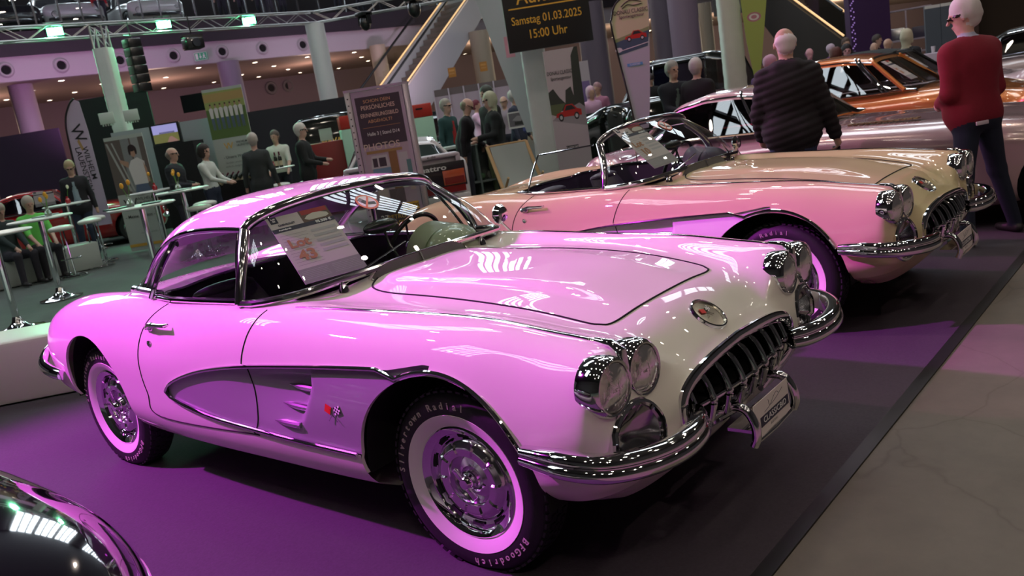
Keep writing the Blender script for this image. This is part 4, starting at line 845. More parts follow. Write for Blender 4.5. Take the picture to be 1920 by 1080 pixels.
for x, y in ((508, 165), (540, 161), (570, 156), (631, 150), (660, 146)): q = onvert(x, y, wp[0], wp[1])-nb*.02; sp.append((q.x, q.y, q.z, math.atan2(nb.y, nb.x)-PI/2))
rep(t2, sp)
# columns
def column(px, py, D, r, label, z1=4.6, m=None, z0=0, cat='column', n=24, lean=None):
    p = dp(px, py, D); b = B(); b.lathe([(r, 0), (r, z1-z0)], n); b.lathe([(r*1.12, 0), (r*1.12, .08), (r, .1)], n)
    o = b.build('column', m or mat('column_paint', (.34, .27, .33), .6), loc=(p.x, p.y, z0)); return tag(o, label, cat)
column(48, 200, 27, .36, 'mauve round column left of the violet feather flag')
column(432, 140, 30, .38, 'mauve round column behind the banner with seven walking people', m=mat('column_violet', (.25, .19, .28), .6))
column(1110, 60, 30, .5, 'dark round column left of the tall tour flag', m=mat('column_dark', (.13, .10, .13), .6)); column(1245, 80, 34, .42, 'dark round column right of the tall tour flag', z1=6, m=mat('column_dark', (.13, .10, .13), .6))
column(1285, 60, 26, .45, 'broad mauve column above the two men in dark jackets', z1=15.5, m=mat('column_mauve', (.22, .16, .22), .5)); column(1322, 50, 38, .35, 'beige column in the far hall corner', m=mat('column_beige', (.42, .34, .26), .6))
column(905, 110, 34, .4, 'slim column beneath the head of the escalator', m=mat('column_beige', (.42, .34, .26), .6)); column(215+500, 130, 33, .3, 'pale column behind the escalator foot', m=mat('column_beige', (.42, .34, .26), .6))
# gallery glass rail with posts
t = thing('gallery_railing', 'glass railing with bright posts along the gallery edge', 'railing'); b = B(); V = []
g1 = [p+q*.05 for p, q in zip(fas, off)]
for p in g1: V += [(p.x, p.y, 6.02), (p.x, p.y, 7.15)]
b.add(V, [(0, 1, 3, 2), (2, 3, 5, 4), (4, 5, 7, 6)]); b.build('glass_panel', glass('rail_glass', (.86, .9, .9), .05), t, smooth=False)
b = B(); b.tube([(p.x, p.y, 7.17) for p in g1], .03, 8); b.build('handrail', dullchrome, t)
for x in (28, 62, 110, 152, 188, 225, 265, 300, 338, 366, 402, 432, 463, 495, 520, 560, 600, 650, 700, 760, 820): q = onvert(x, 20, F0, F3) if x < 700 else onvert(x, 10, F3, F5); b = B(); b.box((0, 0, 6.55), (.035, .05, 1.16)); o = b.build('post', dullchrome, t, smooth=False); o.location = (q.x, q.y, 0)
# trusses
alu = mat('truss_aluminium', (.55, .55, .56), .35, .9)
def truss(name, label, A, Bp, w=.29, bay=.45):
    A = Vector(A); Bp = Vector(Bp); d = Bp-A; L = d.length; t = thing(name, label, 'truss', A); M = basis((0, 0, 0), d, Vector((0, 0, 1)) if abs(d.normalized().z) < .8 else Vector((_r[0], _r[1], 0)))
    b = B()
    for i in (-1, 1):
        for j in (-1, 1): b.tube([(0, i*w/2, j*w/2), (L, i*w/2, j*w/2)], .024, 8, M=M)
    b.build('chords', alu, t); b = B(); n = int(L/bay)
    for k in range(n):
        x0, x1 = L*k/n, L*(k+1)/n; s = 1 if k % 2 else -1
        for j in (-1, 1): b.tube([(x0, -s*w/2, j*w/2), (x1, s*w/2, j*w/2)], .010, 6, M=M); b.tube([(x0, j*w/2, -s*w/2), (x1, j*w/2, s*w/2)], .010, 6, M=M)
    b.build('lattice', alu, t); return t
TA = dp(-90, 72, 17.6); TC = dp(590, 38, 23.6); TB_ = dp(1010, -42, 24.5); TC.z = TA.z+.05; TB_.z = TA.z+.25
truss('lighting_truss', 'long aluminium truss carrying three green floodlights', TA, TC); truss('lighting_truss', 'aluminium truss rising to the right from the white round column', TC, TB_)
wrap = mat('white_fabric', (.60, .62, .60), .8, bump=.6, nscale=9, noise=.05)
def wrapped(px, py, D, w, z1, label, z0=0, rz=.6):
    p = dp(px, py, D); b = B(); n = 60
    b.grid(lambda u, v: (lambda a, r: (r*math.copysign(abs(math.cos(a))**.35, math.cos(a)), r*math.copysign(abs(math.sin(a))**.35, math.sin(a)), z0+(z1-z0)*v))(2*PI*u+PI/4, w/2*(1+.03*math.sin(v*170+6*math.sin(u*9)))), 48, n, cu=True)
    o = b.build('wrapped_column', wrap, loc=(p.x, p.y, 0), rz=rz, sharp=0); return tag(o, label, 'column')
q = dp(215, 180, 18.7); wrapped(215, 180, 18.7, .34, 4.15, 'white fabric wrapped truss leg left of the hanging speaker column'); truss('truss_leg', 'short bare truss leg above the white fabric wrap', (q.x, q.y, 4.15), (q.x, q.y, TA.z-.1), .26, .3)
column(604, 120, 23.8, .26, 'white round column under the corner of the lighting truss', z1=4.6, m=mat('column_white', (.62, .64, .66), .5))
wrapped(1014, 200, 13.1, .36, 6.0, 'white fabric wrapped column beside the red sports car poster'); wrapped(1372, 80, 14, .34, 6.0, 'white fabric wrapped column left of the lime flag')
# green floods
gl = mat('green_lamp', (.2, 1, .5), .5, emit=(.10, 1., .38), estr=28)
for x, y, lb in ((103, 59, 'green floodlight at the left end of the truss'), (307, 46, 'green floodlight in the middle of the truss'), (467, 39, 'green floodlight at the right of the truss')):
    s = (x+90)/680; D = 17.6+(23.6-17.6)*s-.35; p = dp(x, y, D); t = thing('floodlight', lb, 'lamp', p, toward(p.x, p.y)); b = B(); b.box((-.05, 0, 0), (.10, .36, .21), bev=.015); b.build('housing', black, t); b = B(); b.box((.004, 0, 0), (.008, .32, .17)); b.build('lens', gl, t, smooth=False); b = B(); b.tube([(-.05, -.2, 0), (-.05, -.2, .2), (-.05, .2, .2), (-.05, .2, 0)], .012, 6); b.build('bracket', black, t)
    spot('green_flood', p+Vector((.1, -.1, -.05)), (p.x+6, p.y-5, 0), 520, (.25, 1, .5), 120, .6, .1)
# hanging speaker column and projector
p = dp(258, 125, 18.6); t = thing('speaker_column', 'black line array speaker hanging below the truss', 'speaker', (p.x, p.y, p.z), toward(p.x, p.y)+.5)
for i in range(6): b = B(); b.box((-.015*(i-2.5)**2*.15, 0, .5-i*.19), (.30, .30, .175), bev=.012); b.build('speaker_box', black, t)
b = B(); b.tube([(0, 0, .6), (0, 0, TA.z-p.z-.1)], .01, 6); b.build('cable', black, t)
p = dp(362, 82, 18.9); t = thing('stage_projector', 'black stage projector hanging under the truss', 'projector', p, toward(p.x, p.y)+.4); b = B(); b.box((0, 0, 0), (.34, .40, .24), bev=.03); b.box((.0, 0, .16), (.2, .44, .05)); b.build('housing', black, t); b = B(); b.cyl((0, 0, 0), .09, .06, M=Matrix.Translation((.17, 0, 0))@Matrix.Rotation(PI/2, 4, 'Y')); b.build('lens', mat('lens_dark', (.02, .02, .03), .05), t); b = B(); b.tube([(0, 0, .15), (0, 0, TA.z-p.z-.1)], .015, 6); b.build('hook', black, t)
p = dp(683, 35, 23.0); t = thing('moving_head_lamp', 'black moving head lamp under the right hand truss', 'lamp', p, 0); b = B(); b.box((0, 0, .12), (.34, .34, .10), bev=.02); b.build('base', black, t); b = B(); b.ball((0, 0, -.12), (.15, .15, .2), 16); b.build('head', black, t); b = B(); b.box((.18, 0, -.02), (.04, .12, .3)); b.box((-.18, 0, -.02), (.04, .12, .3)); b.box((0, 0, .10), (.4, .12, .05)); b.build('yoke', black, t)
p = dp(775, 8, 22.5); t = thing('moving_head_lamp', 'black moving head lamp hanging from the right hand truss by the escalator', 'lamp', p, .6); b = B(); b.box((0, 0, .14), (.4, .4, .12), bev=.02); b.build('base', black, t); b = B(); b.ball((0, 0, -.12), (.18, .18, .23), 16); b.build('head', black, t)
# ------------------------------------------------------------ flat boards with print
W1 = mat('print_white', (.70, .70, .69), .5); INK = mat('print_black', (.02, .02, .022), .5); GOLD = mat('print_gold', (.62, .38, .07), .5); YEL = mat('print_yellow', (.85, .48, .05), .5)
def pm(c): return mat('print_%02x%02x%02x' % tuple(int(v*255) for v in c), c, .5)
def board(name, label, cat, TL, TR, D, zb, face, parts=(), texts=(), thick=.02, dD=0., shape=None, back=None):
    "upright printed panel; prints are given in metres from its lower left corner, in shares of width and height"
    a = dp(*TL, D); c = dp(*TR, D+dD); X = Vector((c.x-a.x, c.y-a.y, 0)); w = X.length; h = a.z-zb; n = Vector((X.y, -X.x, 0)).normalized()
    if n.dot(Vector(CAM)-a) < 0: n = -n
    t = thing(name, label, cat, (a.x, a.y, zb)); M = basis((0, 0, 0), X, n)
    if M.col[1].z < 0: M = basis((0, 0, 0), X, -n)
    pts = shape(w, h) if shape else [(0, 0), (w, 0), (w, h), (0, h)]
    b = B(); b.prism(pts, thick, M=M@Matrix.Translation((0, 0, -thick))); b.build('panel', face, t, smooth=False)
    if parts:
        b = B(); ms = []; mi = {}
        for k, (m, poly) in enumerate(parts):
            if m.name not in mi: mi[m.name] = len(ms); ms.append(m)
            P2 = poly if not isinstance(poly[0], (int, float)) else [(poly[0], poly[1]), (poly[2], poly[1]), (poly[2], poly[3]), (poly[0], poly[3])]
            z = .001+.0004*k
            V = [(x*w, y*h, z) for x, y in P2]; b.add(V, [tuple(range(len(V)))], mi[m.name], M)
        b.build('print', ms, t, smooth=False)
    for tx in texts:
        s, x, y, sz, m = tx[:5]; rot = tx[5] if len(tx) > 5 else 0; sx = tx[6] if len(tx) > 6 else 1
        text(s, sz*h, 'lettering', m, t, M@Matrix.Translation((x*w, y*h, .003+.0004*len(parts)))@Matrix.Rotation(rot, 4, 'Z'), .0004, sx=sx, bold=.004*sz*h)
    return t, M, w, h
def ell(cx, cy, rx, ry, n=20, a0=0, a1=2*PI): return [(cx+rx*math.cos(a0+(a1-a0)*i/n), cy+ry*math.sin(a0+(a1-a0)*i/n)) for i in range(n+(a1-a0 < 6))]
def fig(cx, y0, y1, top, leg, k=1.):
    "tiny printed figure"
    h = y1-y0; w = .035*k
    return [(leg, [(cx-w*.8, y0), (cx-w*.2, y0), (cx, y0+.4*h), (cx+w*.3, y0), (cx+w*.9, y0), (cx+w, y0+.5*h), (cx-w, y0+.5*h)]), (top, [(cx-w, y0+.45*h), (cx+w, y0+.45*h), (cx+w*1.5, y0+.8*h), (cx+w*.5, y0+.85*h), (cx-w*.5, y0+.85*h), (cx-w*1.5, y0+.8*h)]), (pm((.45, .27, .2)), ell(cx, y0+.92*h, w*.62, .075*h, 10)), (pm((.08, .05, .04)), ell(cx, y0+.97*h, w*.62, .04*h, 10))]
def lowcar(x0, y0, w, h, m, k=INK):
    return [(m, [(x0, y0+.25*h), (x0+.05*w, y0+.5*h), (x0+.3*w, y0+.6*h), (x0+.42*w, y0+h), (x0+.68*w, y0+h), (x0+.85*w, y0+.68*h), (x0+w, y0+.6*h), (x0+w, y0+.22*h)]), (k, [(x0+.36*w, y0+.62*h), (x0+.45*w, y0+.93*h), (x0+.66*w, y0+.93*h), (x0+.8*w, y0+.66*h)]), (k, ell(x0+.2*w, y0+.22*h, .1*w, .24*h, 14)), (k, ell(x0+.8*w, y0+.22*h, .1*w, .24*h, 14)), (pm((.5, .5, .52)), ell(x0+.2*w, y0+.22*h, .055*w, .13*h, 12)), (pm((.5, .5, .52)), ell(x0+.8*w, y0+.22*h, .055*w, .13*h, 12))]
# hanging auction sign
board('hanging_sign', 'black hanging auction sign with orange lettering and date', 'sign', (929, -75), (1090, -100), 12, dp(944, 100, 12).z, mat('sign_black', (.006, .006, .007), .3, coat=.3), [(YEL, [.06, .452, .93, .466])],
      [('Auktion', .5, .565, .215, YEL, 0, .92), ('Samstag 01.03.2025', .49, .325, .125, YEL, 0, .80), ('15:00 Uhr', .48, .165, .135, YEL, 0, .80)], .12)
# white feather sail left of the sign
def sail(w, h): return [(w*.62, 0), (w, 0), (w, h), (0, h), (w*.3, h*.5)]
board('white_sail', 'white tapering fabric sail behind the auction sign', 'flag', (884, -20), (985, -30), 13.4, dp(992, 250, 13.4).z, mat('sail_white', (.52, .56, .60), .8), [(pm((.75, .35, .45)), [.45, .52, .62, .66])], [], .01, shape=sail)
# tour poster
road = pm((.30, .28, .30)); tree = pm((.035, .045, .035)); red = pm((.45, .02, .015)); sky = pm((.50, .46, .48))
board('poster_banner', 'tall tour poster with a red sports car on a country road', 'banner', (1017, 97), (1082, 90), 12.2, .0, pm((.50, .45, .47)),
      [(tree, [(0, .62), (.0, .74), (.15, .76), (.3, .70), (.45, .66), (.5, .74), (.66, .76), (.72, .70), (.78, .95), (.9, 1.0), (1, 1.0), (1, .60)]), (road, [(0, .56), (.25, .60), (.85, .65), (1, .62), (1, .4), (0, .4)]), (pm((.10, .13, .06)), [(0, .60), (0, .66), (.45, .66), (.2, .58)]), (pm((.44, .40, .43)), [(0, 0), (1, 0), (1, .50), (0, .56)])]+lowcar(.12, .55, .76, .10, red)+[(INK, [.3, .36, .66, .388])],
      [('DONAU CLASSIC', .40, .855, .034, INK, 0, .62), ('Sportwagentour', .42, .82, .030, INK, 0, .68), ('CLASSICBID', .48, .374, .02, W1, 0, .8)], .03)
b = B()
# tour feather flag
def feather(w, h): return [(w*.30, 0), (w*.62, 0)]+[(w*(.62+.38*t**.8), h*t*.93) for t in (.2, .4, .6, .8, .95)]+[(w*.97, h*.96), (w*.80, h), (w*.45, h*.985), (w*.15, h*.93), (w*.02, h*.84), (0, h*.72)]+[(w*(.30*(1-t)), h*.72*t) for t in (.75, .5, .25)]
def clipf(p): return p
blue = pm((.05, .09, .13)); t_, M_, w_, h_ = board('feather_flag', 'tall tour feather flag printed with a red coupe on a road', 'flag', (1140, -8), (1214, -20), 11, dp(1165, 250, 11).z, mat('flag_grey', (.40, .43, .46), .7),
      [(pm((.50, .52, .30)), [(.05, .60), (.01, .72), (.03, .84), (.16, .93), (.45, .98), (.8, .99), (.96, .955), (.95, .8), (.9, .66)]), (pm((.22, .28, .12)), [(.03, .68), (.93, .74), (.9, .66), (.03, .63)]), (blue, [(.03, .655), (.92, .715), (.84, .60), (.04, .56)])]+lowcar(.28, .65, .56, .075, red)+[(W1, [(.05, .585), (.86, .625), (.86, .63), (.05, .59)]), (pm((.55, .58, .58)), ell(.1, .60, .09, .018, 12)), (pm((.10, .32, .55)), [.26, .47, .66, .492])],
      [('DONAU CLASSIC', .51, .865, .042, INK, 0, .80), ('Sportwagentour', .52, .832, .034, INK, 0, .85), ('CLASSICBID', .46, .481, .018, W1, 0, .85)], .008, shape=feather)
b = B(); b.tube([M_@Vector(q) for q in smooth_path([(.30*w_, -.6, 0), (.29*w_, 0, 0), (0, .72*h_, 0), (.02*w_, .84*h_, 0), (.15*w_, .93*h_, 0), (.45*w_, .985*h_, 0), (.8*w_, h_, 0)], 6)], .012, 8); b.build('flag_pole', black, t_)
b = B(); b.tube([M_@Vector(q) for q in smooth_path([(.28*w_, .905*h_, .006), (.4*w_, .93*h_, .006), (.55*w_, .945*h_, .006), (.8*w_, .925*h_, .006)], 5)], .006, 5); b.tube([M_@Vector(q) for q in smooth_path([(.3*w_, .89*h_, .006), (.45*w_, .915*h_, .006), (.6*w_, .905*h_, .006), (.82*w_, .91*h_, .006)], 5)], .005, 5); b.build('car_line_logo', INK, t_)
board('feather_flag', 'lime green feather flag right of the wrapped column', 'flag', (1384, -30), (1440, -40), 13.4, dp(1398, 150, 13.4).z, mat('flag_lime', (.36, .46, .12), .7), [(pm((.45, .2, .25)), ell(.42, .64, .24, .05, 18)), (W1, ell(.42, .64, .17, .035, 18)), (pm((.45, .2, .25)), ell(.42, .64, .10, .02, 18))], [], .008, shape=lambda w, h: [(w*.25, 0), (w*.45, 0), (w, h), (0, h), (w*.1, h*.4)])
# photo sign stand in the middle
P1 = pm((.05, .035, .05)); t_, M_, w_, h_ = board('poster_stand', 'aluminium framed poster stand inviting visitors to a souvenir photo', 'sign', (656, 175), (752, 158), 9, .25, mat('frame_lilac', (.42, .36, .44), .4, .3),
      [(P1, [.06, .05, .93, .965]), (pm((.42, .32, .40)), [.06, .28, .93, .66]), (pm((.16, .26, .40)), [.16, .40, .52, .52]), (pm((.50, .46, .50)), [(.14, .52), (.18, .60), (.48, .60), (.52, .52)]), (P1, [.19, .53, .28, .585]), (P1, [.31, .53, .45, .585]), (pm((.25, .12, .05)), [.52, .38, .68, .62]), (pm((.45, .42, .46)), [.70, .44, .88, .60]), (pm((.1, .2, .22)), [.84, .46, .93, .55]), (pm((.52, .42, .40)), [.18, .30, .38, .42]), (pm((.34, .2, .08)), [.1, .615, .8, .632]), (pm((.12, .09, .10)), [.40, .29, .70, .38]), (W1, [.70, .38, .80, .45]), (pm((.5, .4, .35)), [.83, .36, .93, .44]), (YEL, [(.60, .235), (.93, .235), (.93, .285), (.60, .285)]), (pm((.35, .18, .08)), [.12, .775, .85, .778])],
      [('SCHON DEIN', .48, .935, .028, pm((.6, .32, .18))), ('PERSÖNLICHES', .48, .897, .036, pm((.7, .5, .42)), 0, .86), ('ERINNERUNGSBILD', .49, .850, .034, pm((.7, .5, .42)), 0, .80), ('ABGEHOLT?', .48, .812, .028, pm((.6, .32, .18))), ('Halle 3 | Stand D14', .50, .735, .030, W1, 0, .85), ('PHOTOS', .42, .655, .058, pm((.62, .50, .42))), ('GRATIS', .76, .26, .034, INK), ('27', .22, .205, .05, W1), ('bis', .22, .165, .04, W1), ('RETRO', .46, .205, .038, GOLD), ('CLASSICS', .50, .165, .038, GOLD)], .10)
for xx in (-.035, w_+.035): b = B(); b.box((xx, h_/2+.0, -.05), (.06, h_+.02, .13), M=M_, bev=.006); b.build('side_post', mat('post_aluminium', (.48, .45, .50), .35, .7), t_)
b = B(); b.box((w_/2, h_+.02, -.05), (w_+.14, .025, .13), M=M_); b.build('top_rail', mat('post_aluminium', (.48, .45, .50), .35, .7), t_); b = B(); b.box((w_/2, -.23, -.05), (w_+.2, .04, .5), M=M_); b.build('base_plate', dullchrome, t_)
for j in range(20): b = B(); b.box((-.036, h_-.06-.07*j, .016), (.014, .014, .003), M=M_); b.build('post_hole', blackmat, t_, smooth=False)
# winery banners
grn = pm((.10, .17, .05)); dk = pm((.12, .10, .09)); cr_ = mat('banner_cream', (.40, .46, .42), .6)
bl = pm((.10, .14, .22)); sh_ = pm((.62, .62, .60))
board('roll_up_banner', 'winery roll-up banner with a woman in a white shirt', 'banner', (193, 260), (264, 245), 15.6, .02, cr_,
      [(dk, [.0, .50, 1, .97]), (pm((.22, .24, .24)), [.40, .5, .62, .97]), (pm((.30, .32, .31)), [.66, .52, .86, .97]), (pm((.36, .38, .36)), [(.02, .95), (.07, .95), (.42, .52), (.36, .52)]), (pm((.36, .38, .36)), [(.16, .95), (.20, .95), (.50, .52), (.46, .52)]), (bl, [(.50, .50), (.92, .50), (.84, .585), (.56, .585)]), (sh_, [(.52, .57), (.88, .57), (.90, .76), (.74, .80), (.56, .78), (.46, .72)]), (pm((.42, .26, .18)), [(.50, .77), (.46, .72), (.28, .77), (.28, .80)]), (pm((.42, .26, .18)), [(.86, .76), (.92, .70), (.94, .58), (.88, .58)]), (pm((.42, .26, .18)), ell(.66, .85, .07, .042)), (pm((.03, .02, .02)), ell(.65, .885, .095, .030)), (pm((.03, .02, .02)), ell(.58, .86, .03, .035)), (pm((.03, .02, .02)), ell(.74, .86, .03, .035)), (GOLD, [0, .035, 1, .06])],
      [('W', .30, .41, .12, INK, 0, .95), ('WILHELM', .70, .445, .036, INK), ('LAUENSTEIN', .73, .408, .036, INK, 0, .85), ('WEINGUT', .62, .475, .016, INK), ('- Meine Passion -', .46, .30, .042, INK, 0, .9), ('nachhaltig, ehrlich,', .6, .15, .02, pm((.2, .22, .2)))], .03)
pr = [(pm((.30, .36, .12)), [0, .60, 1, .97]), (grn, [0, .46, 1, .78]), (pm((.42, .30, .12)), [0, .86, 1, .95])]
for i in range(7): pr += fig(.13+.125*i, .56, .84, sh_, bl, 1.)
board('roll_up_banner', 'winery banner showing seven people walking through a vineyard', 'banner', (377, 170), (452, 163), 16.6, 1.0, cr_, pr, [('W', .38, .37, .10, GOLD), ('WILHELM', .72, .40, .034, INK, 0, .85), ('LAUENSTEIN', .75, .365, .034, INK, 0, .75), ('- Unsere Weine -', .52, .25, .045, INK, 0, .9), ('familiär, traditionell,', .5, .19, .030, pm((.2, .22, .2))), ('einfach, ausgezeichnet', .5, .15, .030, pm((.2, .22, .2)))], .03)
t_, M_, w_, h_ = board('feather_flag', 'violet white feather flag of the winery left of the wrapped leg', 'flag', (108, 192), (150, 186), 17, .5, mat('flag_lilac', (.50, .40, .52), .7), [(pm((.45, .28, .12)), [(.40, .68), (.52, .60), (.62, .62), (.5, .70)])],
      [('W', .52, .74, .13, INK, -1.35), ('WILHELM', .70, .50, .062, INK, -1.50), ('LAUENSTEIN', .40, .46, .062, INK, -1.50)], .008, shape=lambda w, h: [(w*.25, 0), (w, 0), (w, h*.75), (w*.92, h*.98), (w*.7, h), (w*.4, h*.95), (w*.15, h*.85), (w*.05, h*.7), (w*.03, h*.3)])
b = B(); b.tube([M_@Vector(q) for q in smooth_path([(.25*w_, -.5, 0), (.03*w_, .3*h_, 0), (.04*w_, .7*h_, 0), (.15*w_, .86*h_, 0), (.45*w_, .965*h_, 0), (.72*w_, 1.01*h_, 0)], 6)], .02, 8); b.build('flag_pole', black, t_)
# dark stand walls and screens at left
def slab(name, label, cat, TL, TR, D, z0, m, th=.06, dD=0): return board(name, label, cat, TL, TR, D, z0, m, (), (), th, dD)
slab('partition_wall', 'large black partition wall behind the wrapped truss leg', 'partition', (137, 190), (276, 178), 19.6, 0, mat('drape_black', (.012, .016, .016), .8))
slab('partition_wall', 'dark violet partition wall along the left edge behind the red sports car', 'partition', (-30, 262), (110, 246), 24, 0, mat('drape_violet', (.035, .02, .045), .8))
slab('partition_wall', 'black curtain wall right of the winery banners', 'partition', (455, 212), (652, 180), 23, 0, mat('drape_night', (.02, .018, .025), .8))
slab('stand_frame', 'white framed booth wall behind the vineyard screen', 'partition', (207, 250), (395, 222), 16.9, .9, mat('booth_white', (.36, .42, .44), .6), .05)
board('television', 'wide television showing a vineyard landscape', 'television', (278, 236), (334, 229), 16.5, dp(282, 276, 16.5).z, black, [(pm((.01, .01, .012)), [0, 0, 1, 1]), (mat('screen_sky', (.1, .1, .15), .3, emit=(.32, .30, .62), estr=.9), [.08, .5, .92, .94]), (mat('screen_field', (.1, .1, .05), .3, emit=(.14, .13, .04), estr=.8), [.08, .1, .92, .52]), (mat('screen_path', (.1, .1, .05), .3, emit=(.28, .14, .13), estr=.8), [(.5, .1), (.9, .1), (.7, .36), (.62, .36)])]+[(pm((.02, .02, .04)), [.30+.04*i, .52, .325+.04*i, .60]) for i in range(13)], [], .06)
board('television', 'switched off black television high on the mauve wall', 'television', (337, 180), (383, 172), 22.5, dp(345, 212, 22.5).z, mat('screen_black', (.008, .008, .01), .2), [], [], .08)
slab('counter', 'black cloth covered tasting counter of the winery stand', 'counter', (287, 275), (362, 268), 16.3, 0, blackmat, .6); slab('counter', 'black bottle counter beside the woman in white', 'counter', (392, 347), (462, 322), 15.6, 0, blackmat, .8)
for k, (x, y, D) in enumerate(((200, 222, 18.3), (246, 216, 18.3))): p = dp(x, y, D); b = B(); b.box((0, 0, 0), (.06, .30, .24), bev=.01); [b.cyl((0, -.1+.05*j, -.16), .016, .05, 10) for j in range(5)]; tag(b.build('control_box', mat('box_grey', (.40, .43, .40), .5), loc=p, rz=toward(p.x, p.y)), 'grey electrical box on the %s side of the wrapped truss leg' % ('left', 'right')[k], 'electrical box')
# exit sign
q = onvert(376, 107, F0, F3)-nb*.3; M_ = None
t_, M_, w_, h_ = board('exit_sign', 'green emergency exit sign with a running figure on the fascia', 'sign', (363, 100), (387, 98), (q-Vector(CAM)).dot(Vector(_f)), dp(364, 115, (q-Vector(CAM)).dot(Vector(_f))).z, mat('exit_green', (.02, .16, .09), .4, emit=(.02, .16, .09), estr=.5), [(W1, [.0, .0, 1, .05]), (W1, [0, .95, 1, 1]), (W1, [0, 0, .03, 1]), (W1, [.97, 0, 1, 1]), (W1, [.1, .15, .28, .85]), (W1, [.44, .45, .50, .85]), (W1, [(.36, .5), (.47, .2), (.58, .5)])]+[(W1, ell(.76, .76, .04, .08)), (W1, [(.66, .62), (.80, .66), (.86, .5), (.80, .48), (.78, .4), (.9, .2), (.84, .16), (.74, .34), (.66, .2), (.60, .22), (.70, .44)])], [], .08)
for x, y, l in ((846, 138, 'upper left'), (905, 127, 'upper right')): board('info_sign', 'small orange notice on the beige far wall, %s of the partition' % l, 'sign', (x-7, y-10), (x+7, y-12), 31, dp(x-7, y+8, 31).z, mat('notice_orange', (.5, .2, .03), .5), [(pm((.7, .35, .1)), [.15, .6, .85, .8]), (pm((.6, .3, .1)), [.15, .3, .85, .45])], [], .04)
